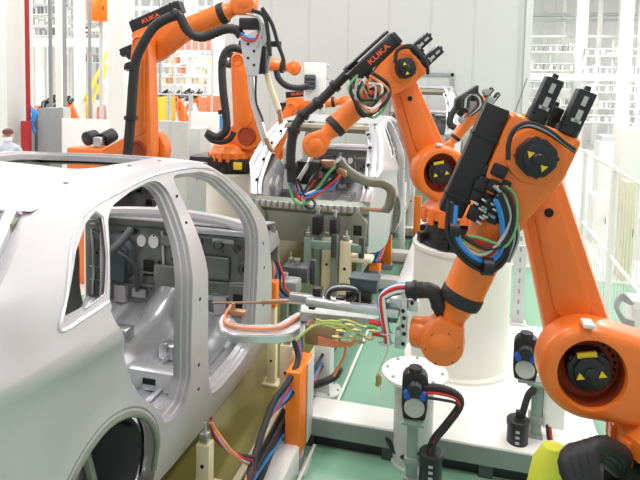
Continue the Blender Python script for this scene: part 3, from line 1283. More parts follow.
    for uu in (u0 + (u1 - u0) * (.08 if brand else .28), u1 - .09):
        box(bm, (uu - .008, v0 - .004, b0 - .004), (uu + .008, v1 + .004, b1 + .004), U, .002)
    for uu in (u0 + .1, u1 - .16):
        box(bm, (uu - .04, v0 - .05, b0 + .03), (uu + .04, v0 + .01, b1 - .03), U, .005)
    bxo = obj('hose_spring_box', bm, M['black'], t)
    if box_slab:
        bm = nb()
        box(bm, (u0 + .02, v1 + .012, b0 - .09), (u1 - .06, v1 + .035, b0 + .03), U, .004)
        obj('box_cover_plate', bm, M['black'], bxo)
    if brand:
        w_ = b1 + .001 if brand_side > 0 else b0 - .001
        c = U @ V((u0 + (u1 - u0) * .42, (v0 + v1) / 2, w_))
        nn = n * brand_side
        right = (-u if brand_side > 0 else u) if brand == 'up' else u
        right = right if right.dot(cam_rot @ V((1, 0, 0))) > 0 else -right
        upv = nn.cross(right)
        bm = text_mesh('KUKA', .066, frame(c, right, upv, nn) @ Matrix.Diagonal((1.35, 1, 1, 1)))
        obj('brand_lettering', bm, M['brandred'], bxo, 0)
    return t, dict(h=h, n=n, U=U, T=T, F0=F0, S=S, E=E, W=W, e=e, fs=fs, u=u, v=v, base=base)


def pedestal(name, label, c, z1, r, m, z0=0.0, group=None):
    t = thing(name, label, 'pedestal', (c.x, c.y, z0), group)
    bm = nb()
    fr = frame(V((c.x, c.y, 0)), V((1, 0, 0)), V((0, 1, 0)), V((0, 0, 1)))
    lathe(bm, [(r, z0 + .02), (r, z1 - .03)], fr, 48)
    b = obj('column', bm, m, t)
    bm = nb()
    lathe(bm, [(r + .015, z1 - .035), (r + .015, z1 - .004), (r + .01, z1), (0, z1)], fr, 48)
    obj('top_plate', bm, m, t)
    bm = nb()
    lathe(bm, [(r + .06, z0), (r + .06, z0 + .02), (r, z0 + .025)], fr, 48)
    obj('foot_flange', bm, m, t)
    return t


def at_plane(pts, p0, hx, ws=(.12, .2, .055)):
    """shoulder, elbow and wrist from sight lines, each met at the depth of the face one sees"""
    nrm = V((-hx[1], hx[0], 0))
    return [onplane(a, b, p0 + nrm * w_, nrm) - nrm * w_ for (a, b), w_ in zip(pts, ws)]


# --- robot at the front right
pA = P(582, 365, 2.85)
wA = P(438, 337, 2.98)
hA = V((wA.x - pA.x, wA.y - pA.y, 0)).normalized()
S_, E_, W_ = at_plane([(591, 374), (537, 158), (439, 337)], pA, hA)
rA, A = robot('industrial_robot', 'largest orange robot, at the front right, with a plain black oblong box on its arm', S_, E_, W_, S_.z - .60, hsign=hA, base_off=.52, ring=.94, dark_base=1, arm_r=(.165, .10), arm_shift=.02)
# --- middle robot on the white pedestal
pB = P(440, 174, 5.3)
wB = P(314, 142, 5.15)
hB = V((wB.x - pB.x, wB.y - pB.y, 0)).normalized()
S_, E_, W_ = at_plane([(441, 173), (406, 68), (314, 143)], pB, hB)
rB, B = robot('industrial_robot', 'orange robot on the tall white pedestal, red lettering on its black box', S_, E_, W_, 1.36, hsign=hB, base_off=.27, dark_base=1, brand='up', box_slab=True)
pb = V((onz(461, 410, 0).x, onz(461, 410, 0).y + .42, 0))
pedestal('pedestal', 'tall white cylindrical pedestal under the middle orange robot', V((B['base'].x, B['base'].y, 0)), 1.358, .44, M['offwhite'], .246)
# --- robot at the far left of the line, behind the car roof
pC = P(137, 150, 6.8)
hC = V((1, .02, 0)).normalized()
S_, E_, W_ = at_plane([(134, 152), (137, 43), (243, 1)], pC, hC, (-.3, -.3, 0))
rC, C = robot('industrial_robot', 'tall orange robot behind the silver car roof, forearm and lettered box rising rightwards', S_, E_, W_, 1.30, hsign=hC, base_off=.34, dark_base=2, brand='up', brand_side=-1)
# --- the one behind it
pD = P(244, 140, 9.6)
hD = V((1, .05, 0)).normalized()
S_, E_, W_ = at_plane([(246, 136), (237, 60), (294, 67)], pD, hD, (-.3, -.3, 0))
rD, D = robot('industrial_robot', 'orange robot with black base and yellow plate, standing left of the second car body', S_, E_, W_, S_.z - .62, hsign=hD, base_off=.34, dark_base=True, thick=1.25)
# --- half hidden one behind the second car
pE = P(272, 152, 11.5)
hE = V((1, .1, 0)).normalized()
S_, E_, W_ = at_plane([(268, 154), (291, 107), (345, 100)], pE, hE, (-.3, -.3, 0))
rE, Ee = robot('industrial_robot', 'half hidden orange robot seen over the second car roof, small lettered black box', S_, E_, W_, S_.z - .62, hsign=hE, base_off=.34, brand='up', brand_side=-1, near=False)
# --- far robot right of the middle one
pF = P(500, 165, 9.4)
wF = P(447, 147, 9.2)
hF = V((-.98, -.2, 0)).normalized()
S_, E_, W_ = at_plane([(503, 168), (484, 106), (447, 147)], pF, hF)
rF, Ff = robot('industrial_robot', 'distant orange robot between the middle robot and the grey wall, its forearm low', S_, E_, W_, S_.z - .62, hsign=hF, base_off=.34, near=False)
for rr_, dct, lab in ((rA, A, 'pedestal carrying the large front right robot, mostly below the picture edge'),
                      (rC, C, 'white pedestal of the tall orange robot behind the car roof'),
                      (rD, D, 'white pedestal of the robot with the black base'),
                      (rE, Ee, 'white pedestal of the half hidden robot behind the second car'),
                      (rF, Ff, 'white pedestal of the distant robot near the grey wall')):
    pedestal('pedestal', lab, V((dct['base'].x, dct['base'].y, 0)), rr_.location.z - .002, .42, M['offwhite'])

# ---------------------------------------------------------------- base frames on the floor
t = thing('base_frame', 'long white steel base beam on the green floor in front of the tall pedestal', 'base frame', (0, 4.3, 0))
bm = nb()
box(bm, (-1.14, 4.14, .10), (1.15, 4.42, .25), bev=.006)
obj('beam', bm, M['white'], t)
bm = nb()
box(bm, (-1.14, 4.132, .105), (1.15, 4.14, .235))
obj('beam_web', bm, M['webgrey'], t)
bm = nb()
box(bm, (-1.12, 4.19, 0), (1.1, 4.40, .10))  # black strip added to paint the shade in the gap under the beam
obj('gap_shade_strip', bm, M['black'], t)
for x in (-1.13, -.5, .2, .9):
    bm = nb()
    box(bm, (x - .05, 4.15, 0), (x + .05, 4.185, .10))
    obj('levelling_foot', bm, M['dgrey'], t)
bm = nb()
box(bm, (-.30, 4.43, .12), (1.0, 6.45, .245), bev=.006)
obj('base_plate', bm, M['white'], t)
t = thing('base_frame', 'pale floor beams running along the line beyond the tall pedestal', 'base frame', (-.7, 8.5, 0))
bm = nb()
box(bm, (-.86, 7.2, .04), (-.70, 12.5, .2), bev=.006)
obj('beam', bm, M['white'], t)
for y in (7.7, 9.0, 10.6):
    bm = nb()
    box(bm, (-1.2, y - .1, .05), (-.42, y + .1, .19), bev=.006)
    obj('crossbeam', bm, M['white'], t)
t = thing('cable_channel', 'short white steel channel on the floor along the conveyor bed edge', 'channel', (-1.18, 3.2, 0))
bm = nb()
box(bm, (-1.262, 1.6, 0), (-1.10, 3.95, .20), bev=.008)
obj('trough', bm, M['white'], t)
bm = nb()
box(bm, (-1.255, 1.62, .198), (-1.107, 3.93, .206), bev=.002)
obj('lid', bm, M['white'], t)
bm = nb()
tube(bm, [(-1.065, 1.5, .03), (-1.065, 4.12, .03)], .014, 10, 8, smooth=False)
tag(obj('floor_conduit', bm, M['white']), 'thin white conduit lying on the green floor beside the orange guard', 'conduit')
bm = nb()
tube(bm, [(-1.03, 4.45, .03), (-1.03, 6.7, .03)], .014, 10, 8, smooth=False)
tag(obj('floor_conduit', bm, M['white']), 'thin white conduit on the floor beyond the white cross beam', 'conduit')

# the orange light guard
g = onz(294, 466, 0)
g.x = -1.02 if g.x > -1.02 else g.x
t = thing('light_guard', 'bright orange upright guard on a grey foot beside the conveyor bed', 'guard', (g.x, g.y, 0))
fr = frame(V((g.x, g.y, 0)), V((1, 0, 0)), V((0, 1, 0)), V((0, 0, 1)))
bm = nb()
box(bm, (-.055, -.07, .10), (.055, .26, .74), fr, .008)
obj('cover', bm, M['guard'], t)
bm = nb()
box(bm, (.056, .10, .12), (.066, .27, .73), fr, .003)
obj('side_strip', bm, M['grey'], t)
bm = nb()
box(bm, (-.06, -.06, .0), (.06, .06, .10), fr, .006)
obj('foot', bm, M['mgrey'], t)
bm = nb()
box(bm, (-.11, -.10, 0), (.11, .10, .012), fr, .003)
obj('foot_plate', bm, M['grey'], t)


def small_guard(px, py, d, hgt, label):
    c = P(px, py, d)
    t_ = thing('light_guard', label, 'guard', (c.x, c.y, .0), None)
    b_ = nb()
    box(b_, (c.x - .06, c.y - .06, .08), (c.x + .06, c.y + .06, c.z), bev=.008)
    obj('cover', b_, M['guard'], t_)
    b_ = nb()
    box(b_, (c.x - .08, c.y - .08, 0), (c.x + .08, c.y + .08, .08), bev=.005)
    obj('foot', b_, M['mgrey'], t_)


small_guard(388, 235, 8.8, .9, 'orange upright guard by the conveyor bed under the middle robot arm')
small_guard(418, 196, 10.2, .9, 'far orange guard half hidden by the shoulder of the middle robot')

# cables along the edge of the bed
def cable(name, pts, r, m, label=None, cat='cable', parent=None, rib=0.0, n=8, group=None, seg=8):
    b_ = nb()
    tube(b_, pts, r, seg, n, rib)
    o_ = obj(name, b_, m, parent, 60)
    if label:
        tag(o_, label, cat, group)
    return o_


rnd = random.Random(3)
edge = [(-1.24, 2.0, .24), (-1.245, 2.7, .25), (-1.24, 3.3, .26), (-1.235, 3.9, .27), (-1.22, 4.5, .28), (-1.22, 6, .28), (-1.22, 9, .28)]
for i, (c_, nm) in enumerate((('rubber', 'thick black'), ('bluecable', 'blue'), ('redcable', 'red'), ('rubber', 'thin black'))):
    pts = [V(p) + V((rnd.uniform(-.015, .03), 0, rnd.uniform(-.03, .05) + i * .016)) for p in edge]
    cable('edge_cable', pts, (.024, .012, .012, .014)[i], M[c_], nm + ' cable lying along the conveyor bed edge beside the white channel', 'cable', group='cables on the bed edge')
# loops near the guard
for i, (c_, nm) in enumerate((('rubber', 'black'), ('bluecable', 'blue'), ('redcable', 'red'), ('bluecable', 'second blue'), ('rubber', 'second black'))):
    o = V((.012 * i, .03 * i, 0))
    pts = [P(294 - i, 340, 4.3) + o, P(298 - 2 * i, 360, 4.25) + o, P(288 - i, 382 + 2 * i, 4.1) + o, P(275 + i, 400 + i, 4.0) + o, P(265 - 2 * i, 425, 3.85) + o, P(258, 446, 3.65), P(250 + i, 472, 3.45), P(246, 492, 3.35)]
    cable('guard_cable', pts, .012 if i else .022, M[c_], nm + ' cable drooping between bed edge and orange guard', 'cable', group='cables by the orange guard', rib=.06 if i == 0 else 0)
for i, (c_, nm) in enumerate((('rubber', 'black'), ('redcable', 'red'), ('bluecable', 'blue'), ('whitecable', 'white'), ('orangehose', 'orange'))):
    pts = [P(211, 418 + i, 3.30), P(213 + i, 432, 3.33), P(222 + 2 * i, 446 + i, 3.35), P(240, 455 + i, 3.45), P(255 - i, 459 + 2 * i, 3.5), P(251 - i, 476, 3.42), P(244, 488, 3.35)]
    cable('sill_cable', pts, .010 + .002 * (i == 1), M[c_], nm + ' cable hanging under the silver sill on to the bed', 'cable', group='cables under the near sill')


# ---------------------------------------------------------------- cream clamp fixtures
def fixture(px, ytop, ybot, wpx, d, label, m='cream', z0=.34, foot=True, arm=0.0):
    a, b = P(px - wpx / 2, ybot, d), P(px + wpx / 2, ybot, d)
    w_ = (b - a).length / 2
    c = (a + b) / 2
    zt = P(px, ytop, d).z
    t_ = thing('clamp_post', label, 'fixture', (c.x, c.y, z0), 'clamp posts on the conveyor bed')
    b_ = nb()
    box(b_, (c.x - w_, c.y - w_ * .9, z0 + .012), (c.x + w_, c.y + w_ * .9, zt), bev=.006)
    p_ = obj('post', b_, M[m], t_)
    if foot:
        b_ = nb()
        box(b_, (c.x - w_ * 1.9, c.y - w_ * 1.8, z0), (c.x + w_ * 1.9, c.y + w_ * 1.8, z0 + .016), bev=.003)
        obj('foot_plate', b_, M[m], t_)
    b_ = nb()
    cyl(b_, V((c.x, c.y - w_ * .9 - .004, z0 + (zt - z0) * .55)), V((c.x, c.y - w_ * .8, z0 + (zt - z0) * .55)), w_ * .28, seg=10)
    obj('bolt', b_, M['hole'], p_)
    b_ = nb()
    box(b_, (c.x - w_ * .6, c.y - w_ * .6, zt), (c.x + w_ * .6, c.y + w_ * .6, zt + .06), bev=.004)
    hd = obj('locating_head', b_, M['steel'], t_)
    b_ = nb()
    cyl(b_, V((c.x, c.y, zt + .06)), V((c.x, c.y, zt + .12)), w_ * .3, w_ * .18, 10)
    obj('locating_pin', b_, M['steel'], hd)
    if arm:
        b_ = nb()
        box(b_, (min(c.x, c.x + arm), c.y - w_ * .6, zt - .12), (max(c.x, c.x + arm), c.y + w_ * .6, zt - .03), bev=.006)
        obj('clamp_arm', b_, M['greengrey'], t_)
        b_ = nb()
        box(b_, (c.x + arm - .03, c.y - .03, zt - .2), (c.x + arm + .03, c.y + .03, zt + .06), bev=.006)
        obj('clamp_jaw', b_, M['dgrey'], t_)
    return t_


fixture(287, 342, 388, 13, 4.45, 'cream clamp post behind the orange guard, beside the silver sill')
fixture(272, 338, 381, 9, 4.75, 'thinner cream clamp post left of the one behind the orange guard')
fixture(327, 236, 287, 10, 6.75, 'left of two tall cream posts under the middle car body', arm=-.25)
fixture(345, 240, 289, 11, 6.6, 'right of two tall cream posts under the middle car body', arm=.18)
fixture(307, 236, 300, 7, 6.6, 'pale green trestle post left of the two tall cream posts', m='greengrey', arm=.3)
fixture(290, 262, 300, 6, 6.2, 'short grey green post in shade between the two car bodies', m='greengrey', arm=.25)
fixture(372, 222, 262, 6, 8.3, 'slim cream post under the right side of the middle car body')
fixture(205, 441, 460, 14, 3.5, 'short cream rest post under the near sill of the silver car')
fixture(402, 182, 222, 6, 9.6, 'white clamp post right of the conveyor bed below the middle forearm', m='white', z0=.0)
fixture(411, 172, 210, 6, 10.8, 'farther white clamp post right of the conveyor bed near the shoulder', m='white', z0=.0)
fixture(397, 168, 205, 4, 11.8, 'thin cream post far down the line right of the bed', m='cream', z0=.0)
c = P(375, 270, 7.6)
t_ = thing('valve_box', 'orange yellow valve box on the bed edge beyond the welding gun', 'box', (c.x, c.y, .34))
b_ = nb()
box(b_, (c.x - .07, c.y - .08, .34), (c.x + .07, c.y + .08, c.z + .08), bev=.01)
obj('casing', b_, M['guard'], t_)
b_ = nb()
for i in range(3):
    cyl(b_, V((c.x - .04 + .04 * i, c.y - .10, c.z)), V((c.x - .04 + .04 * i, c.y - .07, c.z)), .015, seg=10)
each('port', b_, M['bluecable'], t_)
for i, c_ in enumerate(('bluecable', 'rubber', 'bluecable', 'redcable')):
    cable('bed_cable', [P(372 + 2 * i, 262, 7.5), P(377 + 2 * i, 250, 7.7), P(382 + i, 240, 8.0), P(386 + i, 228, 8.5), P(391 + i, 216, 9.2)], .02, M[c_], ('blue', 'black', 'second blue', 'red')[i] + ' cable along the bed edge beyond the orange yellow valve box', 'cable', group='cables beyond the valve box')
# pneumatic gear under the middle car
for i, (px, py, d, sx, sz, m_, lab) in enumerate((
        (297, 272, 6.1, .28, .16, 'dgrey', 'dark machinery block between the two car bodies'),
        (285, 285, 5.9, .30, .14, 'mgrey', 'grey machinery block low between the two car bodies'),
        (318, 224, 6.7, .10, .22, 'rubber', 'black clamp cylinder under the rear beam of the middle car'),
        (335, 226, 6.6, .09, .20, 'rubber', 'black clamp cylinder between the two tall cream posts'),
        (360, 258, 6.6, .30, .06, 'cream', 'cream cross bar on the bed right of the tall posts'))):
    c = P(px, py, d)
    t_ = thing('clamp_unit', lab, 'fixture', (c.x, c.y, .34))
    b_ = nb()
    box(b_, (c.x - sx / 2, c.y - .1, c.z - sz / 2), (c.x + sx / 2, c.y + .1, c.z + sz / 2), bev=.02)
    obj('body', b_, M[m_], t_)
    b_ = nb()
    box(b_, (c.x - .035, c.y - .04, .34), (c.x + .035, c.y + .04, c.z), bev=.004)
    obj('bracket', b_, M['greengrey'], t_)
    b_ = nb()
    cyl(b_, V((c.x, c.y, c.z)), V((c.x, c.y, c.z + sz * .8)), .02, seg=12)
    cyl(b_, V((c.x, c.y, c.z + sz * .8)), V((c.x, c.y, c.z + sz * .9)), .035, seg=12)
    obj('piston_rod', b_, M['steel'], t_)
c0 = P(270, 288, 5.2)
for i, (c_, nm) in enumerate((('orangehose', 'orange'), ('bluecable', 'blue'), ('rubber', 'black'), ('redcable', 'red'))):
    pts = [P(270 + 2 * i, 258, 5.4), P(274 + 3 * i, 272 + i, 5.3), P(270 + 5 * i, 288, 5.3), P(282 + 5 * i, 300 - i, 5.3), P(300 + 3 * i, 296, 5.5)]
    cable('nose_cable', pts, .02 if i == 0 else .012, M[c_], nm + ' hose tangled at the front end of the silver car', 'hose', group='hoses at the silver car nose')
t_ = thing('clamp_unit', 'orange clamp block at the front end of the silver car', 'fixture', P(273, 292, 4.9))
b_ = nb()
c = P(273, 292, 4.9)
box(b_, (c.x - .04, c.y - .05, c.z - .12), (c.x + .04, c.y + .05, c.z + .1), bev=.008)
obj('body', b_, M['guard'], t_)
b_ = nb()
box(b_, (c.x - .03, c.y - .04, .34), (c.x + .03, c.y + .04, c.z - .12), bev=.004)
obj('post', b_, M['cream'], t_)


# ---------------------------------------------------------------- tip dressers on stands
def stand(px, d, head_y, head_px, label, top_label, can_px, can_y, cable_label, k_=.86):
    c = P(px, head_y + 40, d)
    x, y = c.x, c.y
    c = V((x, y, P(head_px, head_y, d).z))
    zt = c.z
    t_ = thing('tool_stand', label, 'stand', (x, y, 0))
    b_ = nb()
    box(b_, (x - .036, y - .036, .012), (x + .036, y + .036, zt - .22), bev=.005)
    obj('post', b_, M['greengrey'], t_)
    b_ = nb()
    box(b_, (x - .13, y - .13, 0), (x + .13, y + .13, .014), bev=.003)
    bp = obj('foot_plate', b_, M['grey'], t_)
    b_ = nb()
    for sx in (-1, 1):
        for sy in (-1, 1):
            cyl(b_, V((x + sx * .1, y + sy * .1, .014)), V((x + sx * .1, y + sy * .1, .035)), .014, seg=6)
    each('anchor_bolt', b_, M['steel'], bp)
    b_ = nb()
    cyl(b_, V((x, y, zt - .22)), V((x, y, zt - .20)), .075, seg=20)
    box(b_, (x - .075, y - .06, zt - .225), (x + .075, y + .06, zt - .205), bev=.003)
    obj('top_plate', b_, M['greengrey'], t_)
    for zz in (.48, .62):
        b_ = nb()
        box(b_, (x - .05, y - .05, zt - zz - .025), (x + .05, y + .05, zt - zz + .025), bev=.005)
        obj('clamp', b_, M['mgrey'], t_)
    hp = P(head_px, head_y, d)
    if abs(head_px - px) > 4:
        b_ = nb()
        box(b_, (hp.x - .05, y - .05, zt - .215), (x + .03, y + .05, zt - .19), bev=.003)
        obj('side_arm', b_, M['mgrey'], t_)
    x, y = hp.x, hp.y
    # dresser head, facing the aisle
    dv = V((x, y, 0)).normalized() * -1
    dv = (dv + V((.0, 0, 0))).normalized()
    sd = V((-dv.y, dv.x, 0))
    fr_ = frame(V((x, y, zt - .025)), sd, V((0, 0, 1)), dv) @ Matrix.Diagonal((k_, k_, k_, 1))
    hd = thing('tip_dresser', top_label, 'machine', (x, y, zt - .2))
    b_ = nb()
    prism(b_, chamfer([(-.085, -.20), (.085, -.20), (.10, -.1), (.10, .12), (.07, .17), (-.07, .17), (-.10, .12), (-.10, -.1)], .02), -.06, .05, fr_, .01)
    obj('casing', b_, M['black'], hd)
    b_ = nb()
    lathe(b_, [(.078, .05), (.078, .062), (.06, .066), (.06, .058), (0, .058)], fr_ @ Matrix.Translation((0, -.10, 0)), 24)
    obj('cover_disc', b_, M['grey'], hd)
    b_ = nb()
    lathe(b_, [(.06, .0), (.06, .09), (.045, .11), (.0, .115)], fr_ @ Matrix.Translation((0, .06, 0)), 20)
    cyl(b_, fr_ @ V((0, .15, .0)), fr_ @ V((0, .20, .0)), .05, .045, 18)
    obj('motor', b_, M['motor'], hd)
    b_ = nb()
    for sx in (-1, 1):
        box(b_, (sx * .055 - .025, -.02, .05), (sx * .055 + .025, .05, .10), fr_, .01)
    box(b_, (-.09, .0, .05), (.09, .03, .07), fr_, .006)
    obj('blue_clamp', b_, M['blue'], hd)
    x = c.x
    # hanging can
    k = P(can_px, can_y, d * .985)
    cn = thing('scrap_can', 'black can hanging on the ' + cable_label + ' stand post', 'can', (k.x, k.y, k.z - .2))
    b_ = nb()
    fz = frame(V((k.x, k.y, k.z)), V((1, 0, 0)), V((0, 1, 0)), V((0, 0, 1)))
    lathe(b_, [(.068, -.20), (.074, -.19), (.074, 0)], fz, 24)
    obj('body', b_, M['black'], cn)
    b_ = nb()
    lathe(b_, [(.08, 0), (.08, .035), (.07, .045), (.02, .05), (.02, .10), (0, .10)], fz, 24)
    obj('lid', b_, M['black'], cn)
    b_ = nb()
    q = fz @ V((0, -.076, -.08))
    dq = V((k.x, k.y, 0)).normalized() * -1
    for i in range(3):
        box(b_, (-.014, .074, -.03 - i * .04), (.014, .077, -.012 - i * .04), frame(V((k.x, k.y, k.z)), V((dq.y, -dq.x, 0)), dq, V((0, 0, 1))))
    each('white_mark', b_, M['chevron'], cn)
    b_ = nb()
    box(b_, (min(x, k.x), y - .012, k.z - .03), (max(x, k.x), y + .012, k.z - .005), bev=.003)
    obj('bracket', b_, M['steel'], cn)
    return fr_, V((x, y, zt)), k


f1, h1, k1 = stand(413, 3.9, 388, 415, 'grey green post standing free in front of the white base beam', 'black and blue tip dresser with grey disc on the front stand', 431, 457, 'front')
f2, h2, k2 = stand(537, 4.24, 352, 526, 'grey green post with square foot plate beside the large front robot', 'blue and black tip dresser left of the large robot shoulder', 518, 424, 'right')
for i, (c_, r_, nm) in enumerate((('rubber', .028, 'thick black corrugated'), ('redcable', .010, 'thin red'), ('rubber', .010, 'thin black'))):
    o = V((0.004 * i, -.02 * i, 0))
    pts = [P(424, 388 + 3 * i, 3.86) + o, P(438, 388 + 4 * i, 3.85) + o, P(455, 394 + 3 * i, 3.86) + o, P(460 - 2 * i, 405 + 2 * i, 3.86) + o, P(447 - 2 * i, 424, 3.86) + o, P(434, 440, 3.85) + o, P(430 - i, 452, 3.84) + o]
    cable('dresser_hose', pts, r_, M[c_], nm + ' hose curving from the front tip dresser down to its can', 'hose', group='hoses of the front tip dresser', rib=.05 if i == 0 else 0)
for i, (c_, r_, nm) in enumerate((('rubber', .024, 'thick black'), ('rubber', .010, 'thin black'))):
    pts = [P(535, 388 + 5 * i, 4.2), P(529 - i, 394 + 3 * i, 4.2), P(525, 405, 4.19), P(521 + 2 * i, 420, 4.18)]
    cable('dresser_hose', pts, r_, M[c_], nm + ' hose from the right stand post down to its can', 'hose', group='hoses of the right stand')
# white box on the right stand
c = P(553, 406, 4.25)
t_ = thing('junction_box', 'white box mounted on the right stand post, left of the robot shoulder', 'box', (c.x, c.y, c.z - .14))
b_ = nb()
box(b_, (c.x - .075, c.y - .05, c.z - .15), (c.x + .075, c.y + .05, c.z + .15), bev=.008)
obj('casing', b_, M['white'], t_)
b_ = nb()
box(b_, (c.x - .06, c.y - .056, c.z - .13), (c.x + .06, c.y - .05, c.z + .13), bev=.003)
obj('cover', b_, M['white'], t_)
for i, (c_, nm) in enumerate((('rubber', 'black'), ('redcable', 'red'))):
    pts = [P(547 + 3 * i, 424, 4.22), P(548 + 3 * i, 436, 4.22), P(551 + 2 * i, 450, 4.2), P(552 + i, 462, 4.2), P(556, 478, 4.1)]
    cable('box_cable', pts, .011, M[c_], nm + ' cable hanging from the white junction box', 'cable', group='cables under the junction box')
# flanged stub beside the front stand
c = onz(411, 450, 0)
t_ = thing('flanged_stub', 'short grey column with a round white bolted flange behind the front stand', 'column', (c.x, c.y, 0))
zf = P(415, 377, 4.18).z
b_ = nb()
fz = frame(V((c.x + .02, c.y - .14, 0)), V((1, 0, 0)), V((0, 1, 0)), V((0, 0, 1)))
lathe(b_, [(.155, 0), (.155, .02), (.145, .03), (.145, zf - .03)], fz, 32)
obj('column', b_, M['grey'], t_)
b_ = nb()
lathe(b_, [(.235, zf - .03), (.24, zf - .025), (.24, zf - .004), (.235, zf), (0, zf)], fz, 40)
fl_ = obj('flange', b_, M['white'], t_)
b_ = nb()
for a in range(0, 360, 45):
    q = fz @ V((.2 * math.cos(R(a)), .2 * math.sin(R(a)), zf))
    cyl(b_, q, q + V((0, 0, .012)), .014, seg=6)
each('flange_bolt', b_, M['steel'], fl_)
pts = [P(385, 432, 4.35), P(388, 440, 4.3), P(394, 450, 4.28), P(403, 457, 4.2), P(410, 458, 3.98)]
cable('stub_cable', pts, .018, M['rubber'], 'black cable bending round the foot of the grey flanged column', 'cable')
# slotted upright behind the large robot's cables
c = onz(517, 388, 0) + V((.06, .95, .246))
b0 = P(519, 246, 6.2)
t_ = thing('slotted_upright', 'grey slotted steel upright behind the cable loops of the large robot', 'post', (c.x, c.y, .0))
b_ = nb()
box(b_, (c.x - .06, c.y - .02, .246), (c.x + .06, c.y + .02, b0.z), bev=.004)
obj('strut', b_, M['grey'], t_)
b_ = nb()
for i in range(12):
    z_ = .35 + i * .115
    box(b_, (c.x - .01, c.y - .0225, z_), (c.x + .01, c.y - .0195, z_ + .05))
each('slot', b_, M['mgrey'], t_)
b_ = nb()
box(b_, (c.x - .09, c.y - .08, .246), (c.x + .09, c.y + .08, .26), bev=.003)
obj('foot_plate', b_, M['grey'], t_)

# ---------------------------------------------------------------- welding guns and dress packs
def plate_px(bm, pts, d0, d1, th, x0=None, x1=None):
    """a plate through sight lines, its distance growing evenly from px x0 to px x1, thickness downwards"""
    q = []
    for px, py in pts:
        f = (px - x0) / (x1 - x0)
        q.append(P(px, py, d0 + (d1 - d0) * f))
    return q


def slab(bm, top, down):
    a = [bm.verts.new(p) for p in top]
    b = [bm.verts.new(p + down) for p in top]
    n = len(a)
    for i in range(n):
        j = (i + 1) % n
        bm.faces.new((a[i], a[j], b[j], b[i]))
    bm.faces.new(a)
    bm.faces.new(b)


def obox(bm, c, u, v, w, su, sv, sw, bev=0.0):
    box(bm, (-su / 2, -sv / 2, -sw / 2), (su / 2, sv / 2, sw / 2), frame(c, u, v, w), bev)


g0, g1 = P(408, 318, 3.0), P(225, 318, 3.3)
gu = (g1 - g0)
gu.z = 0
GL = gu.length
gu.normalize()
gw = V((-gu.y, gu.x, 0))           # towards the camera
if gw.dot(CP - g0) < 0:
    gw = -gw
gz = V((0, 0, 1))


def G(px, py, out=0.0):             # a place on the gun's own upright plane, moved out of it towards the aisle
    return onplane(px, py, g0 + gw * out, gw)


gun = thing('welding_gun', 'silver welding gun with white curved arm reaching into the front door of the silver car', 'welding gun', g0)
# horizontal throat plate: it lies flat, so it is laid out on a level plane
zl = G(260, 322).z


def lev(px, py, z=None):
    return onz(px, py, zl if z is None else z)


bm = nb()
top = [lev(*p) for p in ((222, 314), (219, 322), (221, 330), (232, 335), (280, 336), (292, 333), (302, 326), (312, 318), (306, 312), (296, 312), (286, 319), (277, 325), (243, 325), (235, 323), (231, 314))]
slab(bm, top, V((0, 0, -.045)))
bmesh.ops.bevel(bm, geom=[e for e in bm.edges], offset=.006, segments=2, affect='EDGES')
obj('throat_arm', bm, M['alu'], gun, 50)
bm = nb()
c_ = lev(238, 316) + V((0, 0, .02))
obox(bm, c_, gu, gw, gz, .10, .045, .035, .008)
cyl(bm, c_ + gu * .03, c_ + gu * .03 + V((0, 0, .05)), .014, .010, 14)
obj('lower_electrode', bm, M['copper'], gun)
bm = nb()
top = [lev(*p, zl + .06) for p in ((302, 303), (300, 312), (374, 319), (398, 312), (400, 303), (372, 304), (336, 297), (326, 301))]
slab(bm, top, V((0, 0, -.05)))
obj('gun_frame', bm, M['grey'], gun, 30)
bm = nb()
obox(bm, G(335, 303, -.05), gu, gw, gz, .52, .05, .055, .008)
obj('upper_rail', bm, M['steel'], gun)
bm = nb()
cyl(bm, G(330, 302, -.05), G(212, 303, -.05), .007, seg=14)
cyl(bm, G(290, 301, -.05), G(262, 302, -.05), .013, seg=14)
obj('electrode_rod', bm, M['copper'], gun)
bm = nb()
obox(bm, G(365, 283, -.10), gu, gw, gz, .15, .10, .075, .008)
obox(bm, G(365, 277, -.10), gu, gw, gz, .16, .11, .015, .005)
obj('servo_motor', bm, M['bluegrey'], gun)
bm = nb()
for (a, b, s_) in ((353, 296, .07), (367, 296, .06), (341, 300, .05), (318, 291, .05), (308, 298, .05), (313, 305, .04)):
    obox(bm, G(a, b, -.06), gu, gw, gz, s_, .06, s_ * .9, .008)
each('clamp_block', bm, M['black'], gun)
bm = nb()
for i in range(9):
    obox(bm, G(391, 300 + i * 2.3, .0), gu, gw, gz, .075, .10, .004, .001)
obox(bm, G(391, 309, .0), gu, gw, gz, .05, .085, .09, .002)
obj('transformer_fins', bm, M['greengrey'], gun)
bm = nb()
obox(bm, G(322, 333, .0), gu, gw, gz, .17, .09, .11, .01)
obj('transformer_block', bm, M['copper'], gun)
bm = nb()
obox(bm, G(352, 307, .04), gu, gw, gz, .50, .05, .045, .008)
obj('secondary_bar', bm, M['alu'], gun)
bm = nb()
for (a, b) in ((336, 326), (341, 331), (337, 337), (350, 325), (356, 330), (352, 337), (361, 335), (366, 327), (369, 338), (345, 341), (360, 342), (374, 331)):
    p = G(a, b, .06 + .02 * ((a * 7) % 3))
    cyl(bm, p - gu * .025, p + gu * .025, .007, seg=6)
    cyl(bm, p - gu * .007, p + gu * .007, .0115, seg=6)
each('brass_fitting', bm, M['brass'], gun)
bm = nb()
for (a, b) in ((375, 323), (378, 334)):
    p = G(a, b, .06)
    cyl(bm, p - gu * .03, p + gu * .03, .014, seg=10)
each('red_coupling', bm, M['redcable'], gun)
bm = nb()
p = G(372, 327, .07)
cyl(bm, p - gu * .025, p + gu * .025, .014, seg=10)
obj('green_coupling', bm, M['greencable'], gun)
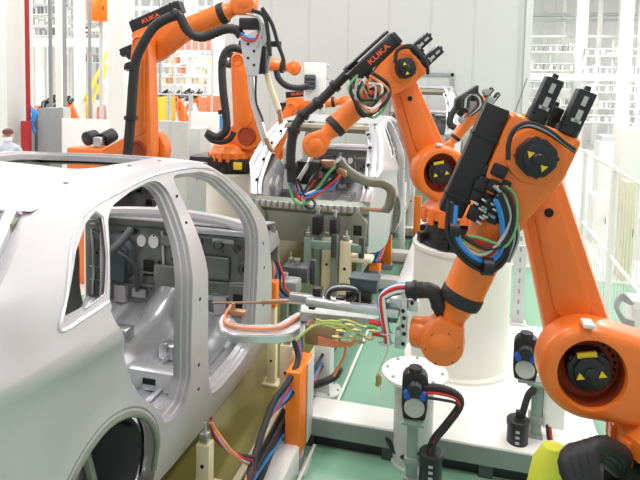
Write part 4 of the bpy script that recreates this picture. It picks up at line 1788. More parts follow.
# mounting bracket to the robot flange
bm = nb()
obox(bm, G(405, 316, .0), gu, gw, gz, .035, .12, .29, .006)
obox(bm, G(401, 336, .0), gu, gw, gz, .05, .10, .10, .006)
obox(bm, G(399, 300, .0), gu, gw, gz, .08, .10, .05, .006)
br = obj('mounting_bracket', bm, M['alu'], gun)
bm = nb()
for (a, b) in ((412, 303), (403, 311), (404, 318), (403, 326), (404, 334), (403, 344)):
    p = G(a, b, .061)
    cyl(bm, p - gw * .012, p + gw * .003, .010, seg=12)
each('bolt_hole', bm, M['hole'], br)
bm = nb()
obox(bm, G(414, 304, .02), gu, gw, gz, .05, .08, .06, .008)
obj('cable_clamp_block', bm, M['alu'], gun)


def gcable(nm, pts, r, m, rib=0.0, out=.08):
    return cable(nm, [G(a, b, out if len(q) < 1 else q[0]) for a, b, *q in pts], r, M[m], None, None, gun, rib)


cable('water_hose', [lev(a, b) + V((0, 0, z_)) for a, b, z_ in ((232, 309, .03), (226, 315, .012), (225, 324, .012), (236, 329, .012), (262, 331, .012), (281, 329, .012), (294, 322, .012), (306, 315, .012), (316, 313, .03))], .009, M['orangehose'], None, None, gun)
for i in range(3):
    gcable('lime_hose', [(316, 322 + i), (326, 325 - 2 * i), (338, 328 - 3 * i), (352, 325 + 4 * i)], .006, 'limehose')
gcable('lime_hose', [(296, 340), (306, 331), (316, 325), (330, 323), (350, 327)], .007, 'limehose')
gcable('lime_hose', [(316, 319), (330, 323), (345, 320), (362, 326)], .006, 'limehose')
for i in range(4):
    gcable('orange_hose', [(318, 337 + 2 * i), (330, 340 + 2 * i), (342, 343 + i), (350, 346 - i), (356, 340)], .006, 'orangehose', out=.05)
gcable('orange_hose', [(346, 346), (344, 356), (338, 368), (334, 376)], .008, 'orangehose', out=.03)
for i in range(3):
    gcable('loop_cable', [(356 - i, 297), (346, 304 - i), (333, 304 - i), (326 + i, 296), (331 + i, 288 + i), (343, 285 + 2 * i), (354, 288 + i), (358, 293)], .011, 'greycable' if i == 1 else 'rubber', out=-.02 + .02 * i)
for i, c_ in enumerate(('bluecable', 'whitecable', 'redcable', 'greencable', 'bluecable', 'whitecable', 'rubber')):
    k_ = i * 1.4
    gcable('hose_bundle', [(407, 284 + k_), (396, 285 + k_), (386 - .3 * i, 290 + k_), (379 + .9 * i, 300), (381 + .9 * i, 318), (384 + .7 * i, 332), (386 + .5 * i, 344)], .010, c_, out=.05 + .008 * (i % 3))
gcable('stray_wire', [(388, 343), (387, 352), (381, 366), (379, 378), (381, 388), (381, 398)], .005, 'whitecable', out=.02)
bm = nb()
lathe(bm, [(.012, -.02), (.012, .02)], frame(G(378, 383, .02), gu, gz, gw), 10)
obox(bm, G(379, 379, .02), gu, gw, gz, .03, .03, .05, .005)
obj('loose_coupling', bm, M['brass'], gun)
for yy in (343, 333):
    bm = nb()
    tube(bm, [G(379, yy, .09), G(386, yy + 2, .12), G(393, yy, .09), G(386, yy - 2, .02), G(379, yy, .09)], .004, 6, 6)
    obj('cable_tie', bm, M['greycable'], gun)
# the tool flange of the big robot
bm = nb()
cyl(bm, A['W'] + A['n'] * .03, G(412, 331, .0), .088, .075, 24, .006)
obj('tool_flange', bm, M['orange'], rA)
# the black connector hose of the big robot
bm = nb()
cyl(bm, G(406, 290, .05), G(424, 290, .05), .042, seg=24, bev=.006)
cyl(bm, G(413, 290, .05), G(417, 290, .05), .05, seg=24, bev=.004)
obj('hose_connector', bm, M['black'], rA)
cable('dress_hose', [G(423, 290, .05), G(431, 291, .05), G(437, 297, .05), G(439, 305, .05), G(443, 312, .03), G(447, 318, .01)], .042, M['rubber'], None, None, rA, .04)

# loops of the big robot
dA = 2.68
loop = [(452, 203), (451, 230), (459, 249), (475, 263), (491, 266), (503, 255), (506, 236), (504, 214), (498, 196)]
for i, (c_, r_) in enumerate((('bluecable', .014), ('redcable', .010), ('greencable', .009), ('rubber', .012), ('bluecable', .011), ('greycable', .010), ('rubber', .010))):
    k_ = (i - 3) * 1.6
    cx, cy = 480, 225
    pts = []
    for j, (a, b) in enumerate(loop):
        f = 1 + k_ / 40
        pts.append(P(cx + (a - cx) * f, cy + (b - cy) * f, dA + .012 * (i % 3) - .02 * math.sin(j)))
    cable('loop_hose', pts, r_, M[c_], None, None, rA)
for i, (c_, r_) in enumerate((('greycable', .008), ('limehose', .006), ('rubber', .009), ('redcable', .009), ('greencable', .007))):
    o = 3 * i
    pts = [(456 + o, 236), (468 + o, 250 - o), (482 + o, 255 - o), (496 + .8 * o, 246), (506 + .7 * o, 232), (510 + .6 * o, 214), (503 + o, 196), (494 + o, 186)]
    cable('loop_hose', [P(a, b, dA - .01 + .012 * (i % 2)) for a, b in pts], r_, M[c_], None, None, rA)
for i in range(4):
    pts = [(498 + 3 * i, 190), (505 + 3 * i, 205), (511 + 2 * i, 222), (512 + 2 * i, 240), (506 + i, 262)]
    cable('loop_hose', [P(a, b, dA + .03) for a, b in pts], .007, M[('rubber', 'greycable', 'rubber', 'greycable')[i]], None, None, rA)
bm = nb()
for a, b in ((453, 229), (487, 266)):
    cyl(bm, P(a - 5, b, dA), P(a + 5, b + 1, dA), .042, seg=16)
each('hose_clip', bm, M['black'], rA)
# valve cluster in front of the tube
u, v, n = A['u'], A['v'], A['n']
bm = nb()
rn = random.Random(5)
for i in range(30):
    a, b = 482 + rn.uniform(0, 30), 170 + rn.uniform(0, 52)
    a -= (b - 170) * .25
    obox(bm, P(a, b, 2.76 + rn.uniform(-.03, .03)), u, v, n, rn.uniform(.05, .09), rn.uniform(.04, .07), .05, .008)
each('valve_body', bm, M['black'], rA)
bm = nb()
for i in range(12):
    a, b = 482 + rn.uniform(0, 28), 176 + rn.uniform(0, 48)
    a -= (b - 170) * .25
    p = P(a, b, 2.70)
    cyl(bm, p, p - v * .014 + n * .02, .007, seg=8)
each('pipe_fitting', bm, M['steel'], rA)
# cables over the elbow of the big robot
for i in range(3):
    pts = [(508, 160), (509, 142), (516, 128 + i), (530, 123 + 2 * i), (548, 130 + 2 * i), (566, 144 + i), (575, 150 + i)]
    cable('elbow_cable', [P(a, b, 2.63) for a, b in pts], .011 - .002 * i, M[('rubber', 'greycable', 'rubber')[i]], None, None, rA)
cable('antenna_wire', [P(515, 112, 2.76), P(521, 95, 2.76), P(527, 78, 2.76)], .0035, M['greycable'], None, None, rA)
bm = nb()
obox(bm, P(527, 119, 2.745), u, v, n, .04, .06, .01, .003)
obj('yellow_label', bm, M['yellow'], rA)
# foot of the big robot: black cables and a yellow green cover
bm = nb()
base = rA.location
for i in range(4):
    tube(bm, [P(575 + 7 * i, 492, 2.45), P(566 + 8 * i, 462 - 3 * i, 2.5), P(580 + 8 * i, 450 - 2 * i, 2.55), P(600 + 8 * i, 455, 2.65), P(618, 470, 2.75)], .035, 10, 6, .05)
each('foot_cable', bm, M['rubber'], rA)
c = P(553, 452, 2.72)
t_ = thing('covered_post', 'yellow green plastic cover over a post at the foot of the large robot', 'cover', (c.x, c.y, 0))
bm = nb()
lathe(bm, [(0, .04), (.05, .03), (.085, -.04), (.095, -.2), (.08, -.34), (.075, -.36), (.03, -.36)], frame(c, V((1, 0, 0)), V((0, .8, 0)), V((.1, 0, 1)).normalized()), 20)
obj('cover', bm, M['yellowcloth'], t_)
bm = nb()
cyl(bm, V((c.x - .03, c.y, 0)), V((c.x - .03, c.y, c.z - .2)), .03, seg=14)
cyl(bm, V((c.x - .03, c.y, 0)), V((c.x - .03, c.y, .02)), .10, seg=20)
obj('post', bm, M['grey'], t_)
bm = nb()
sphere(bm, P(575, 466, 2.55), (.07, .07, .1))
sphere(bm, P(590, 452, 2.6), (.06, .06, .05))
each('foot_plug', bm, M['black'], rA)

# --- middle robot: dress hose, loops and its gun
def bh(pts, d):
    return [P(a, b, d + (k * .0)) for k, (a, b) in enumerate(pts)]


hose = [(358, 62), (349, 72), (335, 86), (318, 103), (303, 115), (294, 130), (291, 150), (291, 166), (292, 182)]
dd = [5.22, 5.24, 5.26, 5.27, 5.26, 5.24, 5.24, 5.24, 5.24]
cable('dress_hose', [P(a, b, d_) for (a, b), d_ in zip(hose, dd)], .045, M['rubber'], None, None, rB, .03)
bm = nb()
for i in (1, 2, 3, 4, 5, 7):
    a, b = P(*hose[i], dd[i]), P(*hose[i + 1 if i < 8 else i], dd[min(i + 1, 8)])
    dn = (b - a).normalized()
    cyl(bm, a - dn * .025, a + dn * .025, .060, seg=16, bev=.004)
each('hose_clip', bm, M['black'], rB)
cl = [(357, 75), (352, 89), (358, 106), (372, 113), (386, 102), (386, 86), (370, 76)]
for i, c_ in enumerate(('greencable', 'rubber', 'orangehose', 'greycable', 'rubber', 'whitecable', 'greencable', 'rubber', 'greycable', 'rubber', 'redcable')):
    f = 1.10 - .085 * i
    rl = random.Random(i)
    cable('loop_hose', [P(370 + (a - 370) * f + rl.uniform(-3, 3), 92 + (b - 92) * f + rl.uniform(-3, 3), 4.92 + rl.uniform(-.04, .03)) for a, b in cl], .011 if i != 1 else .016, M[c_], None, None, rB)
cable('loop_hose', [P(354, 96, 4.95), P(357, 108, 4.95), P(363, 116, 4.95), P(369, 112, 4.95), P(366, 104, 4.95)], .016, M['rubber'], None, None, rB)
for i in range(2):
    cable('elbow_cable', [P(395, 62 + i, 4.98), P(398, 50, 4.98), P(412, 46 + 2 * i, 4.98), P(426, 62 + i, 5.0), P(428, 74, 5.04)], .016, M['rubber'], None, None, rB)

gB = P(322, 178, 5.47)
gun2 = thing('welding_gun', 'dark welding gun with grey hooked arm at the rear of the middle car body', 'welding gun', gB)
bm = nb()
obox(bm, P(309, 172, 5.42), V((1, 0, 0)), V((0, 1, 0)), gz, .22, .16, .22, .02)
obox(bm, P(330, 168, 5.47), V((.9, .2, -.2)).normalized(), V((-.2, .9, 0)).normalized(), gz, .18, .14, .10, .02)
each('gun_body', bm, M['black'], gun2)
bm = nb()
q = [P(338, 160, 5.52), P(349, 172, 5.57), P(366, 181, 5.62), (P(382, 183, 5.67)), P(391, 190, 5.67), P(390, 203, 5.67), P(385, 211, 5.67)]
tube(bm, q, .05, 10, 6)
obj('hooked_arm', bm, M['under'], gun2)
bm = nb()
cyl(bm, P(388, 211, 5.67), P(364, 209, 5.67), .022, .016, 14)
obj('electrode', bm, M['copper'], gun2)
bm = nb()
obox(bm, P(328, 164, 5.42), V((1, 0, 0)), V((0, 1, 0)), gz, .14, .08, .08, .02)
obox(bm, P(341, 172, 5.42), V((1, 0, -.3)).normalized(), V((0, 1, 0)), gz, .12, .06, .07, .02)
each('copper_shunt', bm, M['copper'], gun2)
bm = nb()
q = [P(311, 158, 5.37), P(307, 166, 5.35), P(301, 176, 5.34), P(296, 184, 5.34)]
tube(bm, q, .022, 10, 5)
obj('pale_arm', bm, M['alu'], gun2)
rn = random.Random(11)
for i, c_ in enumerate(('redcable', 'bluecable', 'greencable', 'rubber', 'redcable', 'whitecable', 'bluecable', 'rubber', 'greycable', 'rubber')):
    a0_, b0_ = 292 + rn.uniform(-4, 6), 178 + rn.uniform(-4, 8)
    a1_, b1_ = 318 + rn.uniform(-6, 16), 180 + rn.uniform(-6, 14)
    cable('gun_cable', [P(a0_, b0_, 5.27), P(a0_ + 6, b0_ + 12 + rn.uniform(-2, 6), 5.26), P((a0_ + a1_) / 2, 194 + rn.uniform(-4, 8), 5.27), P(a1_, b1_, 5.32), P(a1_ + 8, b1_ - 8, 5.37)], .013, M[c_], None, None, gun2)
bm = nb()
lathe(bm, [(.04, -.02), (.055, -.02), (.055, .02), (.04, .02)], frame(P(310, 204, 5.27), V((1, 0, 0)), gz, V((0, -1, 0))), 20, cap=False)
obj('clamp_ring', bm, M['dgrey'], gun2)

# --- tall left robot: hoses and gun
dC = 6.25
cable('dress_hose', [P(a, b, dC) for a, b in ((180, 14), (166, 19), (154, 27), (144, 42), (136, 60), (133, 85), (131, 115), (128, 150), (126, 165))], .054, M['rubber'], None, None, rC)
cable('dress_hose', [P(a, b, dC) for a, b in ((172, 12), (180, 17), (185, 27), (193, 35), (203, 37), (215, 33), (226, 29), (236, 30), (241, 36))], .052, M['rubber'], None, None, rC, .06)
bm = nb()
for a, b, a2, b2 in ((132, 68, 134, 68), (129, 118, 131, 118)):
    cyl(bm, P(131, b - 2, dC), P(131, b + 2, dC), .075, seg=16)
each('hose_clip', bm, M['black'], rC)
bm = nb()
for (a, b) in ((214, 8), (222, 20)):
    pass
cyl(bm, P(211, 8, dC - .0), P(222, 16, dC), .10, seg=20)
bm.free()
gC = P(252, 50, 6.2)
gun3 = thing('welding_gun', 'pale pierced welding gun hanging from the tall left robot, two long thin arms', 'welding gun', gC)
cr_ = cam_rot @ V((1, 0, 0))
cr_.z = 0
cr_.normalize()
cf_ = V((-cr_.y, cr_.x, 0))
for (pts, d_) in ((((240, 38), (256, 30), (262, 44), (258, 76), (247, 76), (243, 60)), 6.05), (((258, 20), (268, 26), (272, 50), (268, 74), (262, 70), (256, 40)), 6.3)):
    bm = nb()
    slab(bm, [P(a, b, d_) for a, b in pts], cf_ * .05)
    bmesh.ops.bevel(bm, geom=bm.edges[:], offset=.008, segments=2, affect='EDGES')
    pl = obj('side_plate', bm, M['alu'], gun3)
    bm = nb()
    for k_ in range(4):
        a = sum(p[0] for p in pts) / len(pts) + (k_ % 2 - .5) * 6
        b = sum(p[1] for p in pts) / len(pts) - 10 + k_ * 7
        p = P(a, b, d_ - .004)
        cyl(bm, p - cf_ * .004, p + cf_ * .02, .014, seg=12)
    each('plate_hole', bm, M['hole'], pl)
bm = nb()
obox(bm, P(250, 24, 6.2), cr_, cf_, gz, .22, .16, .12, .02)
obox(bm, P(262, 60, 6.2), cr_, cf_, gz, .10, .14, .30, .02)
obox(bm, P(274, 44, 6.3), cr_, cf_, gz, .16, .10, .06, .01)
each('gun_motor', bm, M['motor'], gun3)
bm = nb()
tube(bm, [P(251, 74, 6.1), P(253, 96, 6.1), P(258, 116, 6.1), P(264, 136, 6.1), P(267, 144, 6.1)], .042, 10, 5)
obj('long_arm', bm, M['alu'], gun3)
bm = nb()
tube(bm, [P(266, 138, 6.08), P(269, 146, 6.08), P(273, 151, 6.08)], .03, 10, 4)
obj('arm_tip', bm, M['copper'], gun3)
bm = nb()
tube(bm, [P(267, 74, 6.25), P(270, 86, 6.25), P(274, 97, 6.25), P(279, 110, 6.25)], .034, 10, 5)
obj('short_arm', bm, M['cream'], gun3)
bm = nb()
tube(bm, [P(277, 104, 6.25), P(280, 114, 6.25), P(281, 124, 6.25)], .026, 10, 4)
obj('arm_tip', bm, M['copper'], gun3)
for i, (c_, pts) in enumerate((('rubber', ((262, 8), (272, 24), (278, 44), (283, 58), (284, 70))), ('redcable', ((240, 36), (246, 40), (254, 40), (258, 34))), ('bluecable', ((241, 33), (248, 38), (256, 38))),
                               ('rubber', ((252, 10), (264, 16), (268, 34), (270, 56))), ('rubber', ((256, 76), (256, 100), (262, 118), (263, 122))), ('greycable', ((246, 14), (258, 18), (262, 30), (256, 48))))):
    cable('gun_cable', [P(a, b, 6.0) for a, b in pts], .022 if c_ == 'rubber' and i < 4 else .012, M[c_], None, None, gun3)

# --- robot with the black base
dD = 8.95
cable('dress_hose', [P(a, b, dD) for a, b in ((243, 50), (233, 48), (225, 53), (222, 66), (223, 90), (226, 115), (226, 130), (217, 137), (206, 133))], .062, M['rubber'], None, None, rD, .03)
cable('dress_hose', [P(a, b, dD) for a, b in ((276, 70), (279, 79), (287, 86), (299, 88), (309, 86))], .05, M['rubber'], None, None, rD, .03)
cable('foot_hose', [P(a, b, dD) for a, b in ((234, 132), (230, 139), (222, 142), (212, 140), (206, 134))], .045, M['rubber'], None, None, rD)
bm = nb()
for b in (63, 112):
    cyl(bm, P(223, b - 2, dD), P(223.5, b + 2, dD), .08, seg=16)
each('hose_clip', bm, M['black'], rD)
gD = P(313, 78, 9.4)
gun4 = thing('welding_gun', 'white boxy welding gun held out by the robot with the black base', 'welding gun', gD)
bm = nb()
obox(bm, P(315, 82, 9.45), cr_, cf_, gz, .36, .16, .62, .02)
bo = obj('casing', bm, M['white'], gun4)
bm = nb()
obox(bm, P(310, 82, 9.3), cr_, cf_, gz, .18, .14, .24, .02)
for i in (-1, 0, 1):
    obox(bm, P(310, 82 + 4 * i, 9.22), cr_, cf_, gz, .19, .03, .03, .005)
obj('gun_motor', bm, M['bluegrey'], gun4)
bm = nb()
tube(bm, [P(322, 102, 9.45), P(322, 112, 9.45), P(320, 120, 9.45)], .05, 10, 4)
obj('lower_arm', bm, M['alu'], gun4)
for i in range(2):
    bm = nb()
    obox(bm, P(327, 66 + 12 * i, 9.45), cr_, cf_, gz, .08, .08, .05, .01)
    obj('side_lug', bm, M['alu'], gun4)
# --- distant robot: black box and grey motors
dF = 9.0
bm = nb()
obox(bm, P(466, 99, dF), (P(486, 88, dF) - P(454, 108, dF)).normalized(), gz, cf_, .42, .22, .16, .02)
obj('hose_spring_box', bm, M['black'], rF)
bm = nb()
for a, b, s_ in ((471, 106, .075), (486, 92, .055), (490, 100, .06), (462, 120, .05)):
    p = P(a, b, dF - .1)
    cyl(bm, p - cf_ * s_, p + cf_ * s_, s_, seg=14, bev=.015)
each('motor_drum', bm, M['mgrey'], rF)
for i_ in range(3):
    cable('loop_hose', [P(462 + 3 * i_, 108, dF - .2), P(464 + 3 * i_, 98 - i_, dF - .2), P(474 + 3 * i_, 96, dF - .2), P(478 + 2 * i_, 106, dF - .2), P(468 + i_, 116, dF - .2)], .022, M[('rubber', 'greycable', 'rubber')[i_]], None, None, rF)
cable('dress_hose', [P(a, b, dF - .1) for a, b in ((456, 108), (451, 116), (450, 124), (455, 128))], .05, M['rubber'], None, None, rF)

# ---------------------------------------------------------------- fence on the right
def fence_panel(x0, y0, x1, y1, label, m='white', h=2.0, group=None, mid=1.05, gap=.11):
    c0_, c1_ = V((x0, y0, 0)), V((x1, y1, 0))
    dn = (c1_ - c0_).normalized()
    L = (c1_ - c0_).length
    t_ = thing('safety_fence', label, 'fence', c0_, group)
    for q in (c0_, c1_ - dn * .05):
        b_ = nb()
        cyl(b_, q, q + V((0, 0, h)), .026, seg=12)
        obj('post', b_, M[m], t_)
    b_ = nb()
    for z_ in (.15, mid, h - .03):
        cyl(b_, c0_ + V((0, 0, z_)), c1_ - dn * .05 + V((0, 0, z_)), .017, seg=8)
    each('rail', b_, M[m], t_)
    b_ = nb()
    k_ = int(L / gap)
    for i in range(1, k_):
        q = c0_ + dn * (L * i / k_)
        cyl(b_, q + V((0, 0, .15)), q + V((0, 0, h - .03)), .0045, seg=6)
    obj('bar_mesh', b_, M[m], t_)
    return t_


ys = [3.4, 5.0, 6.6, 8.2, 9.8, 11.4, 13.0]
names = ['nearest', 'second', 'third', 'fourth', 'fifth', 'farthest']
for i in range(6):
    fence_panel(1.47, ys[i], 1.47, ys[i + 1], names[i] + ' panel of the white bar fence behind the large robot', group='white fence panels on the right')


def pbox(name, label, cat, x0, x1, y0, y1, d, m, depth=.3, group=None, ground=False, bev=.01, parts=True, z0=None):
    a, b = P(x0, y0, d), P(x1, y1, d)
    w_ = (P(x1, y0, d) - a).length
    c = (P(x0, y1, d) + P(x1, y1, d)) / 2
    zt, zb_ = P((x0 + x1) / 2, y0, d).z, P((x0 + x1) / 2, y1, d).z
    if ground:
        zb_ = 0.0
    if z0 is not None:
        zb_ = z0
    t_ = thing(name, label, cat, (c.x, c.y, zb_), group)
    b_ = nb()
    box(b_, (c.x - w_ / 2, c.y, zb_), (c.x + w_ / 2, c.y + depth, zt), bev=bev)
    o_ = obj('body', b_, M[m], t_)
    if parts:
        b_ = nb()
        box(b_, (c.x - w_ * .44, c.y - .012, zb_ + (zt - zb_) * .05), (c.x + w_ * .44, c.y - .001, zt - (zt - zb_) * .05), bev=.004)
        dr = obj('door', b_, M[m], t_)
        b_ = nb()
        box(b_, (c.x + w_ * .33, c.y - .035, (zt + zb_) / 2 - .06), (c.x + w_ * .37, c.y - .012, (zt + zb_) / 2 + .06), bev=.004)
        obj('handle', b_, M['dgrey'], dr)
    return t_, c, w_, zb_, zt


# things beyond the fence
pbox('control_cabinet', 'grey cabinet with dark top beyond the right fence', 'cabinet', 598, 624, 142, 200, 12.5, 'white', .6, ground=True)
pbox('machine_hood', 'low dark grey hood on the cabinet beyond the right fence', 'machine', 602, 619, 136, 142, 12.6, 'grey', .5, parts=False)
pbox('control_cabinet', 'tall white cabinet behind the fence, right picture edge', 'cabinet', 618, 650, 128, 230, 9.5, 'white', .5, ground=True)
pbox('pallet_box', 'pale yellow crate behind the right fence near the picture edge', 'crate', 624, 634, 182, 226, 8.4, 'cream', .4, ground=True)
pbox('pallet_box', 'low white crate behind the right fence beside the large robot elbow', 'crate', 592, 606, 196, 240, 10.5, 'white', .5, ground=True)
pbox('junction_cabinet', 'small white cabinet with grey cables at the fence foot, right edge', 'cabinet', 630, 646, 300, 352, 4.6, 'white', .2, ground=True)
for i in range(4):
    pts = [P(634, 322 + 3 * i, 4.5), P(624, 318 + 2 * i, 4.5), P(618 - i, 308 - i, 4.5), P(622, 300 - 2 * i, 4.55), P(630 + i, 304, 4.55)]
    cable('fence_cable', pts, .010, M['greycable'], 'grey cable looping out of the small cabinet at the fence foot', 'cable', group='grey cables at the fence foot')
# steelwork in the far right of the hall
for i, (y0, y1, m_, d_) in enumerate(((14, 17, 'grey', 30), (20, 22, 'grey', 30), (36, 38, 'white', 28), (74, 80, 'white', 26), (104, 108, 'grey', 31))):
    a, b = P(528, y0, d_), P(700, y0, d_)
    bm = nb()
    zz0, zz1 = P(560, y1, d_).z, P(560, y0, d_).z
    box(bm, (a.x, a.y, zz0), (b.x + 1, a.y + .3, zz1), bev=.01)
    struct('beam', bm, M[m_])
for i, (px, d_, wd) in enumerate(((578, 27, .5), (596, 29, .25), (560, 30, .2), (622, 25, .5), (542, 31, .2), (637, 28, .3))):
    c = P(px, 90, d_)
    bm = nb()
    box(bm, (c.x - wd / 2, c.y - wd / 2, 0), (c.x + wd / 2, c.y + wd / 2, 9.5), bev=.02)
    struct('pillar', bm, M['white'])
rn = random.Random(21)


def rack(label, px0, px1, ytop, d, rows, n, mats, group=None):
    """a free standing steel rack crowded with boxes and pipes"""
    a, b_ = P(px0, ytop, d), P(px1, ytop, d)
    t_ = thing('steel_rack', label, 'rack', ((a.x + b_.x) / 2, a.y, 0), group)
    bm_ = nb()
    for f in (0, .5, 1):
        q = a.lerp(b_, f)
        cyl(bm_, V((q.x, a.y, 0)), V((q.x, a.y, a.z)), .04, seg=8)
    each('post', bm_, M['grey'], t_)
    for y_ in rows:
        z_ = P((px0 + px1) / 2, y_, d).z
        bm_ = nb()
        box(bm_, (a.x, a.y - .2, z_ - .04), (b_.x, a.y + .2, z_))
        obj('shelf', bm_, M['white'], t_)
        for i_ in range(n):
            f = (i_ + rn.uniform(.05, .5)) / n
            x_ = a.x + (b_.x - a.x) * f
            w_ = (b_.x - a.x) / n * rn.uniform(.2, .6)
            bm_ = nb()
            box(bm_, (x_, a.y - .18, z_), (x_ + w_, a.y + .15, z_ + rn.uniform(.12, .4)), bev=.01)
            obj('bin', bm_, M[rn.choice(mats)], t_)
        bm_ = nb()
        cyl(bm_, V((a.x, a.y - .22, z_ + .28)), V((b_.x, a.y - .22, z_ + .28)), .03, seg=8)
        obj('pipe', bm_, M['grey'], t_)


rack('pale steel rack in the hazy far hall, left of the rightmost ones', 528, 572, 44, 27, (120, 104, 88, 70, 52), 7, ('white', 'grey', 'white', 'mgrey'))
rack('pale steel rack in the hazy far hall at the right picture edge', 584, 640, 40, 25.5, (122, 108, 92, 74, 56), 8, ('white', 'grey', 'white', 'white'))

# ---------------------------------------------------------------- far left of the hall
d_ = 12.0
c = P(28, 90, d_)
bm = nb()
cyl(bm, V((c.x, c.y, 0)), V((c.x, c.y, 9.5)), .045, seg=16)
tag(obj('fire_pipe', bm, M['red']), 'tall red vertical pipe beside the wide white pillar', 'pipe')
t_, c, w_, zb_, zt = pbox('fire_cabinet', 'small red fire cabinet at the foot of the red pipe', 'cabinet', 20, 28, 121, 150, d_ - .2, 'red', .13, ground=True)
pbox('pump_unit', 'slim grey and blue machine right of the red pipe', 'machine', 31, 36, 112, 142, 12.3, 'mgrey', .3, ground=True, bev=.03)
for i in range(3):
    cable('blue_hose', [P(30 + 2 * i, 106 + 2 * i, 12.1), P(33 + 2 * i, 114, 12.0), P(31 + i, 124, 12.0), P(35, 132 + i, 12.0)], .03, M['bluecable'], 'blue hose hanging on the slim machine by the red pipe', 'hose', group='blue hoses by the red pipe')
pbox('electrical_cabinet', 'dark grey electrical cabinet on the far left, beside the blue machine', 'cabinet', 37, 48, 108, 142, 12, 'mgrey', .5, ground=True)
pbox('electrical_cabinet', 'lighter grey cabinet right of the dark one on the far left', 'cabinet', 48, 57, 108, 142, 12.9, 'grey', .5, ground=True)
pbox('enclosure_wall', 'low white partition behind the silver car roof, far left', 'partition', 58, 110, 119, 148, 11.8, 'white', .08, ground=True, parts=False)
pbox('enclosure_wall', 'pale grey partition between the tall left robot and the one with black base', 'partition', 152, 188, 121, 172, 10.6, 'backwall', .10, ground=True, parts=False)
pbox('enclosure_wall', 'white low partition below the orange crates in the background', 'partition', 189, 219, 112, 150, 12.6, 'white', .08, ground=True, parts=False)
pbox('enclosure_wall', 'narrow grey partition left of the robot with the black base', 'partition', 186, 200, 128, 178, 11.2, 'grey', .5, ground=True)
t_, c, w_, zb_, zt = pbox('hoist_cabinet', 'orange box held high on a post between the far left columns', 'box', 85, 108, -4, 20, 17, 'guard', .6)
bm = nb()
cyl(bm, V((c.x - w_ * .1, c.y + .3, 0)), V((c.x - w_ * .1, c.y + .3, zb_)), .06, seg=12)
obj('post', bm, M['grey'], t_)
for i, (x0, x1, y0, y1, m_, lab) in enumerate(((157, 166, 97, 114, 'yellow', 'yellow crate on the far fence shelf behind the tall left robot'),
                                              (198, 206, 97, 111, 'orangehose', 'left orange crate in the background left of the black based robot'),
                                              (206, 213, 96, 111, 'orangehose', 'right orange crate in the background left of the black based robot'),
                                              (206, 217, 116, 122, 'bluecable', 'low blue pallet in the background behind the orange crates'))):
    pbox('crate', lab, 'crate', x0, x1, y0, y1, 14.2 - .5 * (i > 2), m_, .5, ground=True, parts=False)
for i in range(3):
    a, b = P(148 + 22 * i, 112, 13.3), P(170 + 22 * i, 112, 13.3)
    fence_panel(a.x, a.y, b.x, b.y, ('left', 'middle', 'right')[i] + ' panel of the far fence behind the tall left robot', 'grey', h=P(170, 93, 13.3).z, group='far fence panels on the left', gap=.16)
# overhead steelwork
for i, (x0, x1, y0, y1, m_, d2) in enumerate(((26, 112, 39, 47, 'white', 20), (26, 112, 22, 25, 'grey', 24), (26, 112, 30, 32, 'white', 22), (128, 225, 51, 55, 'grey', 26), (128, 230, 8, 11, 'white', 26), (128, 230, 30, 33, 'white', 26), (26, 112, 8, 10, 'grey', 22))):
    a, b = P(x0, y0, d2), P(x1, y0, d2)
    zz0, zz1 = P((x0 + x1) / 2, y1, d2).z, P((x0 + x1) / 2, y0, d2).z
    bm = nb()
    box(bm, (a.x, a.y, zz0), (b.x, a.y + .25, zz1), bev=.01)
    struct('beam', bm, M[m_])
for px, d2, r_, m_ in ((51, 15, .05, 'mgrey'), (65, 14, .045, 'mgrey'), (90, 17, .05, 'mgrey'), (70, 23, .06, 'grey'), (47, 24, .05, 'grey'), (98, 24, .06, 'mgrey'), (140, 25, .06, 'grey'), (152, 26, .06, 'grey'), (160, 22, .05, 'mgrey'), (205, 25, .06, 'grey')):
    c = P(px, 90, d2)
    bm = nb()
    cyl(bm, V((c.x, c.y, 0)), V((c.x, c.y, 9.5)), r_, seg=12)
    struct('pillar', bm, M[m_])
rack('crowded grey rack in the far left hall beyond the red pipe', 32, 74, 8, 21, (46, 36, 26, 15), 8, ('grey', 'mgrey', 'cream', 'white', 'grey'))
rack('crowded grey rack in the far left hall behind the hanging orange box', 76, 111, 8, 22.5, (62, 46, 34, 22), 7, ('grey', 'mgrey', 'cream', 'white', 'red'))
rack('crowded rack far behind the tall left robot forearm', 150, 222, 24, 24, (84, 74, 64, 44), 10, ('grey', 'white', 'cream', 'orangehose', 'white'))
for i in range(12):
    px = 32 + i * 6.4
    y0 = rn.uniform(96, 110)
    pbox('pallet_box', 'blurred coloured crate on the far left floor beyond the partition', 'crate', px, px + rn.uniform(3, 5), y0, 120, 18.4 + .2 * (i % 3), rn.choice(('orangehose', 'white', 'guard', 'grey', 'white', 'redcable')), .4, group='crates on the far left floor', ground=True, parts=False)
# stair with yellow handrail
bm = nb()
tube(bm, [P(86, 100, 18), P(112, 42, 20)], .05, 8, 4, smooth=False)
tube(bm, [P(90, 106, 18), P(112, 56, 20)], .04, 8, 4, smooth=False)
for f in (0, .33, .66, 1):
    p, q = P(86, 100, 18).lerp(P(112, 42, 20), f), P(90, 106, 18).lerp(P(112, 56, 20), f)
    tube(bm, [p, q - V((0, 0, .2))], .03, 8, 2, smooth=False)
for f, b in ((0, 0), ):
    p = P(88, 104, 18)
    tube(bm, [p, V((p.x, p.y, 0))], .04, 8, 2, smooth=False)
tag(obj('stair_rail', bm, M['yellow']), 'slanting yellow handrail in the far left background', 'handrail')
